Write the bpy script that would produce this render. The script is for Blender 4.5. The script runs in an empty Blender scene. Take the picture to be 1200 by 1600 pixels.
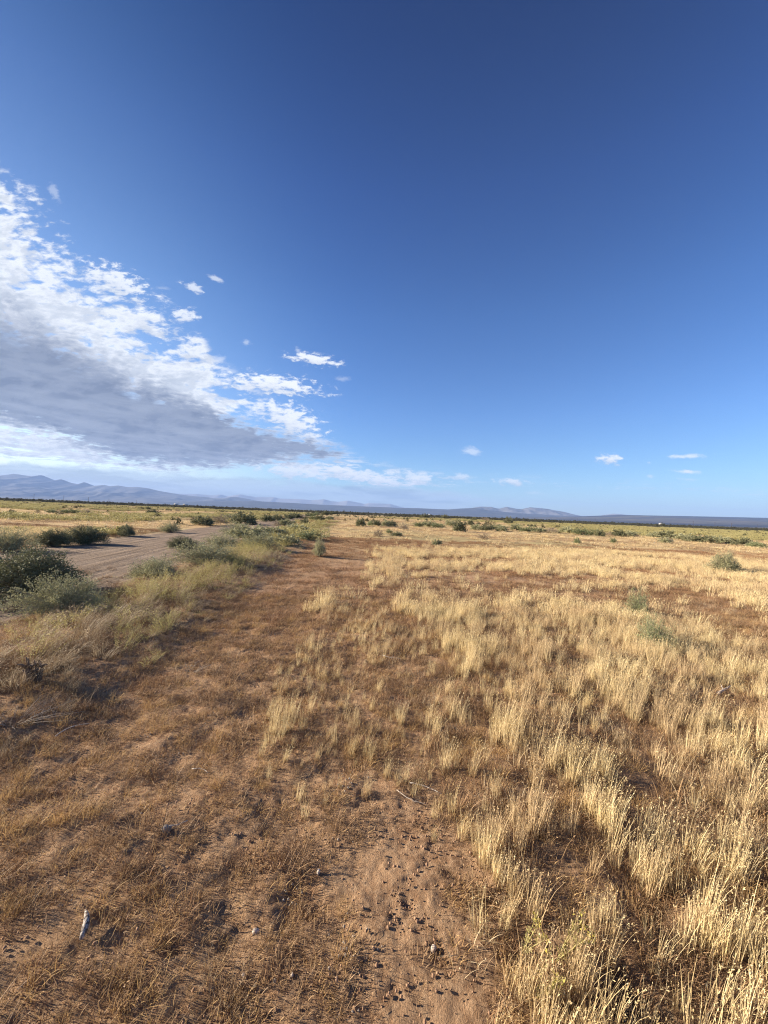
import bpy, math, random
import numpy as np
from mathutils import Vector, Matrix

random.seed(7)
S = bpy.context.scene
R = math.radians
rng = np.random.default_rng(11)

# ------------------------------------------------------------------ camera
CAM_H = 1.6
ROLL = R(2.29)
PITCH = math.atan(1.5/600)
F_PX = 600.0                                   # focal length in photograph pixels (1200 x 1600)
fwd = Vector((0, math.cos(PITCH), math.sin(PITCH)))
up0 = Vector((0, -math.sin(PITCH), math.cos(PITCH)))
rt0 = Vector((1, 0, 0))
c_right = rt0*math.cos(ROLL) + up0*math.sin(ROLL)
c_up = up0*math.cos(ROLL) - rt0*math.sin(ROLL)
cam_d = bpy.data.cameras.new('camera')
cam = bpy.data.objects.new('camera', cam_d)
S.collection.objects.link(cam)
cam.matrix_world = Matrix(((c_right.x, c_up.x, -fwd.x, 0), (c_right.y, c_up.y, -fwd.y, 0),
                           (c_right.z, c_up.z, -fwd.z, CAM_H), (0, 0, 0, 1)))
cam_d.sensor_fit = 'VERTICAL'
cam_d.sensor_height = 36.0
cam_d.lens = 36.0*F_PX/1600.0
cam_d.clip_start = 0.05
cam_d.clip_end = 60000
S.camera = cam

def ray(px, py):
    return fwd*F_PX + c_right*(px-600) - c_up*(py-800)
def uv(px, py):                                # direction as slopes (x/y, z/y)
    d = ray(px, py); return d.x/d.y, d.z/d.y
def gpt(px, py):                               # where the sight line meets level ground
    d = ray(px, py); t = CAM_H/max(-d.z, 1e-4); return d.x*t, d.y*t
def to_px(x, y, z=0.0):                        # numpy: world -> photograph pixels
    X = x; Y = y; Z = z-CAM_H
    a = X*c_right.x+Y*c_right.y+Z*c_right.z
    b = X*c_up.x+Y*c_up.y+Z*c_up.z
    c = X*fwd.x+Y*fwd.y+Z*fwd.z
    c = np.maximum(c, 1e-3)
    return 600+F_PX*a/c, 800-F_PX*b/c

# ------------------------------------------------------------------ world, sun, exposure
DENOISE = True
SUN_EL, SUN_LON = R(19), R(174)                # low sun, to the left and slightly ahead
S.view_settings.view_transform = 'Standard'
S.view_settings.look = 'None'
S.view_settings.gamma = 1.0
S.view_settings.exposure = 1.6
S.view_settings.use_curve_mapping = False
try:
    S.cycles.volume_bounces = 0
    S.cycles.use_denoising = DENOISE
    S.cycles.filter_width = 1.1
    S.cycles.denoising_prefilter = 'NONE'
    S.cycles.max_bounces = 4
    S.cycles.diffuse_bounces = 3
    S.cycles.transparent_max_bounces = 8
except Exception:
    pass

sun_d = bpy.data.lights.new('sun', 'SUN')
sun_d.energy = 5.0
sun_d.angle = R(0.5)
sun_d.color = (1.0, 0.86, 0.68)
sun = bpy.data.objects.new('sun', sun_d)
S.collection.objects.link(sun)
sdir = Vector((math.cos(SUN_EL)*math.cos(SUN_LON), math.cos(SUN_EL)*math.sin(SUN_LON), math.sin(SUN_EL)))
sun.rotation_euler = sdir.to_track_quat('Z', 'Y').to_euler()

W = bpy.data.worlds.new('World'); S.world = W
W.use_nodes = True

class NB:
    """small node-tree builder: every call returns an output socket"""
    def __init__(s, nt): s.nt = nt
    def n(s, t, **kw):
        nd = s.nt.nodes.new(t)
        for k, v in kw.items(): setattr(nd, k, v)
        return nd
    def put(s, sock, v):
        if isinstance(v, bpy.types.NodeSocket): s.nt.links.new(v, sock)
        elif v is not None:
            if isinstance(v, (tuple, list)) and len(v) == 3 and sock.type == 'RGBA': v = (*v, 1)
            sock.default_value = v
    def m(s, op, a, b=None, c=None, clamp=False):
        nd = s.n('ShaderNodeMath', operation=op, use_clamp=clamp)
        s.put(nd.inputs[0], a)
        if b is not None: s.put(nd.inputs[1], b)
        if c is not None: s.put(nd.inputs[2], c)
        return nd.outputs[0]
    def xyz(s, v):
        nd = s.n('ShaderNodeSeparateXYZ'); s.put(nd.inputs[0], v); return nd.outputs
    def vec(s, x, y, z):
        nd = s.n('ShaderNodeCombineXYZ')
        for i, q in enumerate((x, y, z)): s.put(nd.inputs[i], q)
        return nd.outputs[0]
    def noise(s, v, scale, detail=4, rough=.55, dist=0.0, dim='3D'):
        nd = s.n('ShaderNodeTexNoise', noise_dimensions=dim)
        if v is not None: s.put(nd.inputs['Vector'], v)
        nd.inputs['Scale'].default_value = scale; nd.inputs['Detail'].default_value = detail
        nd.inputs['Roughness'].default_value = rough; nd.inputs['Distortion'].default_value = dist
        return nd.outputs['Fac']
    def mr(s, v, a, b, c=0.0, d=1.0, smooth=True):
        nd = s.n('ShaderNodeMapRange', interpolation_type='SMOOTHSTEP' if smooth else 'LINEAR')
        for i, q in enumerate((v, a, b, c, d)): s.put(nd.inputs[i], q)
        return nd.outputs[0]
    def mix(s, f, a, b, mode='MIX'):
        nd = s.n('ShaderNodeMix', data_type='RGBA', blend_type=mode)
        s.put(nd.inputs[0], f); s.put(nd.inputs[6], a); s.put(nd.inputs[7], b)
        return nd.outputs[2]
    def curve(s, v, pts):
        lo, hi = pts[0][0], pts[-1][0]
        ys = [p[1] for p in pts]; y0, y1 = min(ys), max(ys)
        nd = s.n('ShaderNodeFloatCurve')
        s.put(nd.inputs['Value'], s.mr(v, lo, hi, 0, 1, smooth=False))
        cv = nd.mapping.curves[0]
        q = [((p[0]-lo)/(hi-lo), (p[1]-y0)/(y1-y0)) for p in pts]
        while len(cv.points) < len(q): cv.points.new(.5, .5)
        for i, p in enumerate(q):
            cv.points[i].location = p; cv.points[i].handle_type = 'VECTOR'
        nd.mapping.update()
        return s.m('MULTIPLY_ADD', nd.outputs[0], y1-y0, y0)

def build_world():
    nt = W.node_tree; nt.nodes.clear(); b = NB(nt)
    sky = b.n('ShaderNodeTexSky', sky_type='NISHITA', sun_disc=False)
    sky.sun_elevation = SUN_EL; sky.sun_rotation = math.pi/2 - SUN_LON
    sky.altitude = 700; sky.air_density = 1.0; sky.dust_density = 0.6; sky.ozone_density = 2.2
    dirv = b.n('ShaderNodeTexCoord').outputs['Generated']
    x, y, z = b.xyz(dirv)
    hs = b.n('ShaderNodeHueSaturation'); hs.inputs['Saturation'].default_value = SKY_SAT
    b.put(hs.inputs['Color'], sky.outputs[0])
    rp = b.n('ShaderNodeValToRGB'); b.put(rp.inputs[0], z); cr = rp.color_ramp
    for i, (p_, c_) in enumerate(SKY_GRADE):
        e_ = cr.elements[i] if i < 2 else cr.elements.new(p_)
        e_.position = p_; e_.color = (*c_, 1)
    skyc = b.mix(1.0, hs.outputs[0], rp.outputs[0], 'MULTIPLY')
    glow = b.mr(x, -0.05, -0.6)                 # sky paler towards the sun's side
    skyc = b.mix(glow, skyc, b.mix(1.0, skyc, (1.9, 1.36, 1.02), 'MULTIPLY'))
    # ---- clouds: one broken sheet seen in perspective (plane coordinates), bounded in azimuth / elevation slope
    ys = b.m('MAXIMUM', y, 0.02)
    u = b.m('DIVIDE', x, ys); v = b.m('DIVIDE', z, ys)
    zc = b.m('MAXIMUM', z, 0.03)
    P = b.vec(b.m('DIVIDE', x, zc), b.m('DIVIDE', y, zc), 0.0)
    A = b.vec(b.m('MULTIPLY', u, 1.0), b.m('MULTIPLY', v, 2.2), 0.0)
    front = b.mr(y, 0.05, 0.12)
    def cpts(l): return [uv(*p) for p in l]
    def cur(l): return b.curve(u, cpts(l))
    top = cur([(-500, -150), (-120, 150), (0, 262), (60, 300), (120, 358), (190, 410), (250, 452), (300, 488), (335, 560), (420, 628), (470, 665), (515, 690), (548, 712), (590, 730), (640, 737), (700, 743), (740, 752)])
    bot = cur([(-500, 690), (-120, 706), (0, 712), (120, 728), (250, 737), (350, 738), (430, 726), (480, 741), (560, 757), (640, 763), (700, 760), (740, 753)])
    n0 = b.noise(P, 0.9, 4, .5, 0.8)
    n1 = b.noise(P, 2.3, 7, .62, 0.6)
    n2 = b.noise(P, 7.0, 5, .6, 0.3)
    n3 = b.noise(A, 9.0, 7, .62, 0.4)
    n4 = b.noise(A, 26.0, 6, .6, 0.2)
    nn = b.m('ADD', b.m('MULTIPLY', b.m('ADD', n1, n2), 0.21), b.m('MULTIPLY', b.m('ADD', n3, n4), 0.29))   # mean 0.5
    it = b.m('SUBTRACT', top, v); ib = b.m('SUBTRACT', v, bot)
    edge_t = b.mr(it, -0.035, 0.20, 0, 1, smooth=False)
    edge_b = b.mr(ib, -0.008, 0.030, 0, 1, smooth=False)
    lim = b.mr(u, uv(545, 700)[0], uv(760, 740)[0], 1.0, 0.7)
    body = b.m('MULTIPLY', b.m('MINIMUM', edge_t, edge_b), 1.0)
    dens = b.m('ADD', b.m('MULTIPLY', b.m('POWER', body, 0.6), b.m('MULTIPLY', lim, 0.40)), b.m('ADD', b.m('MULTIPLY', nn, 2.6), b.m('MULTIPLY', b.m('SUBTRACT', n0, .5), 1.1)))
    inside = b.m('MULTIPLY', b.mr(it, -0.03, 0.03), b.mr(ib, -0.012, 0.006))
    a_main = b.m('MULTIPLY', b.mr(dens, 1.40, 1.64), b.m('MULTIPLY', inside, front))
    # dark underside of the bank, its shade painted into the sky colour
    dtop = cur([(-500, 120), (-120, 380), (0, 478), (80, 520), (150, 556), (210, 594), (300, 625), (400, 668), (470, 686), (520, 699), (546, 708), (720, 730)])
    dbot = cur([(-500, 600), (-120, 640), (0, 655), (60, 672), (130, 700), (200, 728), (300, 737), (380, 734), (440, 724), (520, 718), (546, 713), (720, 735)])
    wob = b.m('MULTIPLY', b.m('SUBTRACT', nn, 0.5), 0.26)
    soft = b.m('ADD', 0.035, b.m('MULTIPLY', b.m('MAXIMUM', b.m('SUBTRACT', -0.45, u), 0.0), 0.25))
    dk = b.m('MULTIPLY', b.mr(b.m('ADD', b.m('SUBTRACT', dtop, v), wob), b.m('MULTIPLY', soft, -.5), b.m('MULTIPLY', soft, .6)),
             b.m('MULTIPLY', b.mr(u, uv(552, 700)[0], uv(530, 700)[0]), b.mr(b.m('ADD', b.m('SUBTRACT', v, dbot), wob), -0.015, 0.03)))
    streak = b.mr(b.noise(P, 1.6, 5, .55, 0.5), 0.35, 0.72)
    c_dark = b.mix(b.m('MULTIPLY', streak, .8), CL_DARK, CL_MID)
    off = b.vec(b.m('ADD', b.m('MULTIPLY', u, 1.0), -0.022), b.m('ADD', b.m('MULTIPLY', v, 2.2), 0.030), 0.0)
    puff_shade = b.mr(b.m('SUBTRACT', b.noise(off, 9.0, 7, .62, 0.4), n3), -0.05, 0.10)  # painted cloud shading: greyer where the noise is denser towards the sun
    thick = b.mr(dens, 1.56, 1.92)
    c_lit = b.mix(b.m('MULTIPLY', thick, b.m('MULTIPLY', b.mr(n3, .40, .58), .85)), CL_LIT, CL_GREY)
    c_lit = b.mix(b.m('MULTIPLY', puff_shade, .62), c_lit, CL_GREY)
    c_dark = b.mix(b.m('MULTIPLY', b.m('SUBTRACT', 1.0, puff_shade), .38), c_dark, CL_MID)
    c_main = b.mix(dk, c_lit, c_dark)
    a_main = b.m('MAXIMUM', a_main, b.m('MULTIPLY', b.m('MULTIPLY', dk, b.mr(ib, -.004, .01)), front))
    out = b.mix(b.m('MULTIPLY', a_main, 0.97), skyc, c_main)
    # hazy grey veil low over the mountains
    vt = cur([(-100, 712), (200, 735), (400, 748), (560, 758), (700, 764), (760, 778), (900, 800)])
    veil = b.m('MULTIPLY', b.mr(b.m('ADD', b.m('SUBTRACT', vt, v), b.m('MULTIPLY', b.m('SUBTRACT', n3, .5), .05)), -0.006, 0.012), b.mr(u, uv(660, 770)[0], uv(860, 780)[0], .75, 0))
    veil = b.m('MULTIPLY', veil, front)
    c_veil = b.mix(b.mr(b.noise(b.vec(u, b.m('MULTIPLY', v, 9.0), 0.0), 3.2, 5, .55, .3), .45, .58), CL_PALE, CL_VEIL)
    out = b.mix(veil, out, c_veil)
    # single small clouds: (px, py, half width, half height, tilt, softness, opacity)
    puffs = [(952, 717, 21, 10, 0, 1.0, 1.0), (800, 752, 27, 7, -4, .9, .85), (1076, 713, 40, 5, -6, .5, .75), (1075, 737, 30, 3.5, -1, .6, .9),
             (1016, 744, 9, 3, 0, .6, .5), (1015, 724, 5, 3, 0, .8, .5), (1075, 749, 26, 3, 0, .4, .3), (738, 705, 18, 9, 8, .6, .5), (722, 745, 14, 7, 0, .8, .6),
             (490, 561, 46, 11, 4, 1.0, .95), (425, 600, 88, 18, 3, 1.0, 1.0), (302, 450, 22, 9, 20, .8, .7), (336, 435, 15, 6, 15, .7, .55),
             (455, 655, 60, 26, 18, 1.0, .95), (226, 494, 26, 17, 0, .9, .9), (288, 494, 26, 14, 0, .9, .85), (184, 440, 60, 24, 20, 1., .9), (386, 535, 10, 5, 0, .6, .4), (342, 562, 16, 9, 0, .7, .4),
             (535, 592, 16, 6, 0, .5, .25), (465, 548, 8, 6, 30, .5, .4), (836, 770, 22, 4, 0, .4, .3), (85, 300, 22, 9, 60, .5, .3), (640, 745, 40, 12, 4, .9, .7), (560, 742, 60, 12, 6, 1, .8), (455, 737, 62, 11, 3, 1, .85), (525, 736, 48, 10, 5, 1, .9), (600, 752, 62, 8, 3, 1, .75), (660, 750, 30, 8, 0, 1, .7), (235, 733, 24, 5, 0, 1, .7)]
    wobv = b.m('SUBTRACT', b.noise(A, 34.0, 5, .65, .2), .5)
    for (px, py, hw, hh, tl, so, op) in puffs:
        cu, cv = uv(px, py); a = R(tl) + R(2.29)
        du = b.m('SUBTRACT', u, cu); dv = b.m('SUBTRACT', v, cv)
        ex = b.m('DIVIDE', b.m('SUBTRACT', b.m('MULTIPLY', du, math.cos(a)), b.m('MULTIPLY', dv, math.sin(a))), hw/600)
        ey = b.m('DIVIDE', b.m('ADD', b.m('MULTIPLY', du, math.sin(a)), b.m('MULTIPLY', dv, math.cos(a))), hh/600)
        r = b.m('SQRT', b.m('ADD', b.m('MULTIPLY', ex, ex), b.m('MULTIPLY', ey, ey)))
        dd = b.m('ADD', b.m('SUBTRACT', 1.0, r), b.m('MULTIPLY', wobv, 3.6 if so > .7 else 2.4))
        al = b.m('MULTIPLY', b.mr(dd, 0.0, 1.1-.4*so), b.m('MULTIPLY', b.mr(r, 1.6, 1.0), op))
        al = b.m('MULTIPLY', al, front)
        shade = b.m('MULTIPLY', b.mr(b.m('ADD', ey, b.m('MULTIPLY', wobv, 2.)), 0.3, -0.7), 0.55 if so > .7 else 0.0)
        out = b.mix(al, out, b.mix(shade, CL_LIT, CL_GREY))
    bg = b.n('ShaderNodeBackground'); b.put(bg.inputs[0], out); bg.inputs[1].default_value = 0.057
    o = b.n('ShaderNodeOutputWorld'); nt.links.new(bg.outputs[0], o.inputs[0])

SKY_SAT = 1.12
SKY_GRADE = [(0.0, (.72, .88, 1.02)), (1.0, (.04, .17, .42)), (0.1, (.71, .90, 1.10)), (0.243, (.64, .84, 1.15)), (0.447, (.475, .69, 1.03)), (0.64, (.26, .445, .80)), (0.795, (.06, .22, .49))]
CL_LIT = (5.78, 6.0, 6.38)
CL_GREY = (3.3, 3.7, 4.35)
CL_MID = (2.25, 2.55, 3.2)
CL_DARK = (1.12, 1.36, 1.98)
CL_PALE = (3.3, 4.1, 4.9)
CL_VEIL = (1.75, 2.35, 3.2)
build_world()

# ------------------------------------------------------------------ helpers
def tag(o, label=None, cat=None, group=None, kind=None):
    if label: o['label'] = label
    if cat: o['category'] = cat
    if group: o['group'] = group
    if kind: o['kind'] = kind
    return o
def link(o, parent=None):
    S.collection.objects.link(o)
    if parent: o.parent = parent
    return o
def empty(name, loc, rz=0.0):
    o = bpy.data.objects.new(name, None); link(o); o.location = loc; o.rotation_euler = (0, 0, rz)
    o.empty_display_size = .1
    return o

class MB:
    """numpy mesh collector with two float attributes: t (height fraction) and r (random per piece)"""
    def __init__(s): s.v = []; s.f = []; s.t = []; s.r = []; s.n = 0
    def add(s, v, f, t=None, r=None):
        v = np.asarray(v, float); f = np.asarray(f, int)
        s.v.append(v); s.f.append((f + s.n)); s.n += len(v)
        s.t.append(np.zeros(len(v)) if t is None else np.broadcast_to(t, len(v)))
        s.r.append(np.zeros(len(v)) if r is None else np.broadcast_to(r, len(v)))
    def mesh(s, name, mat, smooth=False):
        me = bpy.data.meshes.new(name)
        v = np.concatenate(s.v); faces = []
        nv = len(v)
        loops = np.concatenate([f.ravel() for f in s.f])
        tot = np.concatenate([np.full(len(f), f.shape[1]) for f in s.f])
        me.vertices.add(nv); me.vertices.foreach_set('co', v.ravel())
        me.loops.add(len(loops)); me.loops.foreach_set('vertex_index', loops.astype(np.int32))
        me.polygons.add(len(tot))
        me.polygons.foreach_set('loop_start', np.concatenate([[0], np.cumsum(tot)[:-1]]).astype(np.int32))
        me.polygons.foreach_set('loop_total', tot.astype(np.int32))
        if smooth: me.polygons.foreach_set('use_smooth', np.ones(len(tot), bool))
        me.update(calc_edges=True); me.validate()
        for nm, arr in (('t', s.t), ('r', s.r)):
            a = me.attributes.new(nm, 'FLOAT', 'POINT'); a.data.foreach_set('value', np.concatenate(arr).astype(np.float32))
        me.materials.append(mat)
        return me
    def obj(s, name, mat, parent=None, smooth=False):
        return link(bpy.data.objects.new(name, s.mesh(name, mat, smooth)), parent)

def blades(mb, base, h, lean, w, curl=0.5, segs=4, rg=rng, face=None, tip=0.15, t0=0.0):
    """ribbons: base (N,3), height (N,), lean (N,2) horizontal tip offset, width (N,)"""
    N = len(base); K = segs+1
    s = np.linspace(0, 1, K)
    h = np.asarray(h); w = np.asarray(w)
    hz = s[None, :]**1.0 * h[:, None]
    bend = s[None, :]**(1+curl)
    P = np.zeros((N, K, 3))
    P[:, :, 0] = base[:, None, 0] + lean[:, None, 0]*bend
    P[:, :, 1] = base[:, None, 1] + lean[:, None, 1]*bend
    L = np.hypot(lean[:, 0], lean[:, 1])
    P[:, :, 2] = base[:, None, 2] + hz*(1-0.25*np.minimum(L/np.maximum(h, 1e-4), 1.5)[:, None]*s[None, :]**2)
    an = rg.uniform(0, np.pi, N) if face is None else face + rg.normal(0, .5, N)
    wd = np.stack([np.cos(an), np.sin(an), np.zeros(N)], 1)
    prof = (1-s)*(1-tip)+tip
    off = wd[:, None, :]*w[:, None, None]*prof[None, :, None]*.5
    V = np.stack([P-off, P+off], 2).reshape(N*K*2, 3)
    base_i = (np.arange(N)*K*2)[:, None] + (np.arange(segs)*2)[None, :]
    b0 = base_i.ravel()
    Fq = np.stack([b0, b0+1, b0+3, b0+2], 1)
    tt = np.tile(np.repeat(s*(1-t0)+t0, 2), N)
    rr = np.repeat(rg.random(N), K*2)
    mb.add(V, Fq, tt, rr)
    return P

def leaves(mb, pos, dirv, L, w, rg=rng, t=None, r=None):
    """small pointed leaf quads at pos along dirv with random roll"""
    N = len(pos)
    d = dirv/np.maximum(np.linalg.norm(dirv, axis=1, keepdims=True), 1e-6)
    rnd = rg.normal(size=(N, 3)); sd = np.cross(d, rnd); sd /= np.maximum(np.linalg.norm(sd, axis=1, keepdims=True), 1e-6)
    L = np.asarray(L)[:, None]; w = np.asarray(w)[:, None]
    V = np.stack([pos, pos+d*L*.5+sd*w*.5, pos+d*L, pos+d*L*.5-sd*w*.5], 1).reshape(N*4, 3)
    i = np.arange(N)*4
    mb.add(V, np.stack([i, i+1, i+2, i+3], 1), None if t is None else np.repeat(t, 4), np.repeat(rg.random(N) if r is None else r, 4))

def tube(mb, pts, rad, n=6, r=0.0, tvals=None):
    pts = [Vector(p) for p in pts]; K = len(pts)
    rings = []
    for i, p in enumerate(pts):
        d = (pts[min(i+1, K-1)]-pts[max(i-1, 0)]).normalized()
        a = d.cross(Vector((0.13, 0.31, 0.94))).normalized(); c = d.cross(a)
        for k in range(n):
            an = 2*math.pi*k/n
            rings.append(p + (a*math.cos(an)+c*math.sin(an))*rad[i])
    F4 = []
    for i in range(K-1):
        for k in range(n):
            F4.append((i*n+k, i*n+(k+1) % n, (i+1)*n+(k+1) % n, (i+1)*n+k))
    V = rings + [pts[0], pts[-1]]
    for k in range(n):
        F4.append((K*n, (k+1) % n, k, K*n)) if False else None
    F4 = [f for f in F4 if f]
    mb.add([tuple(v) for v in V], F4, 0.0 if tvals is None else tvals, r)
    caps = [(K*n, (k+1) % n, k) for k in range(n)] + [(K*n+1, (K-1)*n+k, (K-1)*n+(k+1) % n) for k in range(n)]
    mb.f.append(np.asarray(caps)+mb.n-len(V))

# ---- value noise in numpy
def _h(ix, iy, seed):
    n = (ix.astype(np.int64)*374761393 + iy.astype(np.int64)*668265263 + seed*1442695041) & 0x7fffffff
    n = (n ^ (n >> 13))*1274126177 & 0x7fffffff
    n = (n ^ (n >> 16))
    return (n & 0xffff)/65535.0
def vnoise(x, y, seed=0):
    ix = np.floor(x); iy = np.floor(y); fx = x-ix; fy = y-iy
    fx = fx*fx*fx*(fx*(fx*6-15)+10); fy = fy*fy*fy*(fy*(fy*6-15)+10)
    a = _h(ix, iy, seed); b = _h(ix+1, iy, seed); c = _h(ix, iy+1, seed); d = _h(ix+1, iy+1, seed)
    return (a*(1-fx)+b*fx)*(1-fy)+(c*(1-fx)+d*fx)*fy
def fbm(x, y, s, o=4, seed=0, g=.5):
    t = 0; a = 1; n = 0
    for k in range(o):
        t = t + a*vnoise(x*s+17.3*k, y*s-9.1*k, seed+k); n += a; a *= g; s *= 2.03
    return t/n
def sst(x, a, b):
    t = np.clip((x-a)/(b-a), 0, 1); return t*t*(3-2*t)

# ------------------------------------------------------------------ layout of the ground
def road_r(y): return -3.85-.15*y
def road_l(y): return -10.2-.115*y
def verge_r(y): return -1.95-.085*y-.7*(1-sst(y, 1.2, 3.0))
HOLES = [(*gpt(982, 1556), .13, .12, .16), (*gpt(640, 1398), .035, .03, .018), (*gpt(706, 1360), .06, .03, .015), (*gpt(692, 1500), .035, .05, .014),
         (*gpt(575, 1245), .12, .06, .03), (*gpt(748, 1160), .07, .16, .05), (*gpt(980, 1240), .16, .10, .05), (*gpt(620, 1455), .04, .025, .02),
         (*gpt(490, 1405), .05, .04, .03), (*gpt(160, 1425), .10, .03, .03), (*gpt(270, 1470), .05, .03, .02), (*gpt(350, 1415), .06, .05, .02), (*gpt(1030, 1420), .10, .12, .06)]
def bare_z(x, y): return (1-sst(np.abs(x-.12), .15, .5))*(1-sst(y, 2.0, 2.4))
def H(x, y, fine=True):
    x = np.asarray(x, float); y = np.asarray(y, float)
    d = np.hypot(x, y)
    wv = sst(x, road_r(y)-.2, road_r(y)+.9)*(1-sst(x, verge_r(y)-.5, verge_r(y)+.25))*(1-sst(y, 40, 80))
    z = .08*wv*(.6+.8*fbm(x, y, .8, 3, 5))
    onroad = sst(x, road_l(y)-.3, road_l(y)+.3)*(1-sst(x, road_r(y)-.3, road_r(y)+.2))
    fld = sst(x, verge_r(y), verge_r(y)+2.0)
    rough = (1-onroad)
    z = z + rough*(.10*(fbm(x, y, .55, 3, 2)-.5) + .05*(fbm(x, y, 2.3, 3, 3)-.5)*(.5+fld*.5))
    far = sst(d, 25, 90)*(1-sst(d, 500, 900))
    z = z + rough*far*.5*(fbm(x, y, .03, 3, 8)-.5)
    z = z - .02*onroad
    # tyre ruts along the road's near side
    q = (x-road_r(y))
    z = z + onroad*.012*np.sin(q*22+2*vnoise(x*.4, y*.4, 4))*sst(q, -3.2, -.3)
    if fine:
        nf = 1-sst(d, 7, 14)
        z = z + nf*rough*((.034*(fbm(x, y, 7, 3, 21)-.5))*(1-.5*bare_z(x, y))+(.015+.006*bare_z(x, y))*(fbm(x, y, 30, 3, 31)-.5))
    wob = .9*(vnoise(x*14, y*14, 77)-.5)+.5*(vnoise(x*40, y*40, 78)-.5)
    for (hx, hy, rx, ry, dp) in HOLES:
        e = np.sqrt(((x-hx)/rx)**2+((y-hy)/ry)**2)+wob
        z = z - dp*.7*(1-sst(e, .0, 1.2))
    return z
def hz(x, y): return float(H(np.array([x]), np.array([y]))[0])

# ------------------------------------------------------------------ materials
def new_mat(name):
    m = bpy.data.materials.new(name); m.use_nodes = True
    nt = m.node_tree; nt.nodes.clear()
    return m, NB(nt)
def finish(m, b, col, rough=.85, spec=.2, bump=None, bstr=.4, bdist=.02, trans=0.0, tcol=None):
    p = b.n('ShaderNodeBsdfPrincipled')
    b.put(p.inputs['Base Color'], col); b.put(p.inputs['Roughness'], rough)
    p.inputs['Specular IOR Level'].default_value = spec
    if bump is not None:
        bn = b.n('ShaderNodeBump'); bn.inputs['Strength'].default_value = bstr; bn.inputs['Distance'].default_value = bdist
        b.put(bn.inputs['Height'], bump); b.put(p.inputs['Normal'], bn.outputs[0])
    sh = p.outputs[0]
    if trans:
        t = b.n('ShaderNodeBsdfTranslucent'); b.put(t.inputs[0], tcol if tcol is not None else col)
        mx = b.n('ShaderNodeMixShader'); mx.inputs[0].default_value = trans
        b.nt.links.new(sh, mx.inputs[1]); b.nt.links.new(t.outputs[0], mx.inputs[2]); sh = mx.outputs[0]
    o = b.n('ShaderNodeOutputMaterial'); b.nt.links.new(sh, o.inputs[0])
    return m
def attr(b, nm):
    nd = b.n('ShaderNodeAttribute', attribute_name=nm); return nd.outputs['Fac']
def plant_mat(name, c_lo, c_a, c_b, lo=.25, trans=.3, rough=.6, spec=.3, patch=None):
    """c_lo near the root, c_a..c_b varied from blade to blade and from clump to clump"""
    m, b = new_mat(name)
    r = attr(b, 'r'); t = attr(b, 't')
    oi = b.n('ShaderNodeObjectInfo').outputs['Random']
    f = b.m('ADD', b.m('MULTIPLY', r, .6), b.m('MULTIPLY', oi, .4))
    c = b.mix(f, c_a, c_b)
    if patch is not None:
        pos = b.n('ShaderNodeNewGeometry').outputs['Position']
        c = b.mix(b.mr(b.noise(pos, patch[1], 3, .5), .42, .62), c, patch[0])
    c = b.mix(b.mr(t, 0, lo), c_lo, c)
    return finish(m, b, c, rough, spec, trans=trans)

M = {}
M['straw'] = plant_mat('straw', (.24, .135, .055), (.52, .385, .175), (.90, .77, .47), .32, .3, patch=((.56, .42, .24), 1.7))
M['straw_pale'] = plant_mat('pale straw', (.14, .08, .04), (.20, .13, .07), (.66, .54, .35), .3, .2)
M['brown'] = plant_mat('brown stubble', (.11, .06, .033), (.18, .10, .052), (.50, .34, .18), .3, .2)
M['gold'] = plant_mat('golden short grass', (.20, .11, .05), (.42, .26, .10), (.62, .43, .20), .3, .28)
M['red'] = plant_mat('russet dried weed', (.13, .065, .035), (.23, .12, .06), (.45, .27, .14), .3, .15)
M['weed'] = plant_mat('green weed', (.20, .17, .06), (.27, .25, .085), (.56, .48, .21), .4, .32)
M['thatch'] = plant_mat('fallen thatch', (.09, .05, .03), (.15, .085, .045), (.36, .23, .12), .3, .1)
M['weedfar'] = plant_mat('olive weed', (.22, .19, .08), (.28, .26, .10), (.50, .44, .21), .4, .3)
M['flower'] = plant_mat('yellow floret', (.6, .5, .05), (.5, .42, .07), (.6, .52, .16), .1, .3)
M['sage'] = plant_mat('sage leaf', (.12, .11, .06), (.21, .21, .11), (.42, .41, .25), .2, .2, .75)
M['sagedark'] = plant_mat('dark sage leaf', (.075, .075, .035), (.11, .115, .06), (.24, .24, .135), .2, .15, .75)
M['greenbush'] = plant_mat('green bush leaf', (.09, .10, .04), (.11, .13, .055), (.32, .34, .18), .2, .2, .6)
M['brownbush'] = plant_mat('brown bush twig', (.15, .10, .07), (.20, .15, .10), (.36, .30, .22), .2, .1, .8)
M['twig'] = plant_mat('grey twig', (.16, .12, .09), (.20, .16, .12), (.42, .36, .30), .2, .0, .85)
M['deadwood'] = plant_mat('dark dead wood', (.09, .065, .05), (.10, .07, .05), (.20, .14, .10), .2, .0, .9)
M['creosote'] = plant_mat('creosote', (.06, .06, .035), (.05, .06, .03), (.10, .11, .05), .2, .15, .7)

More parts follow.
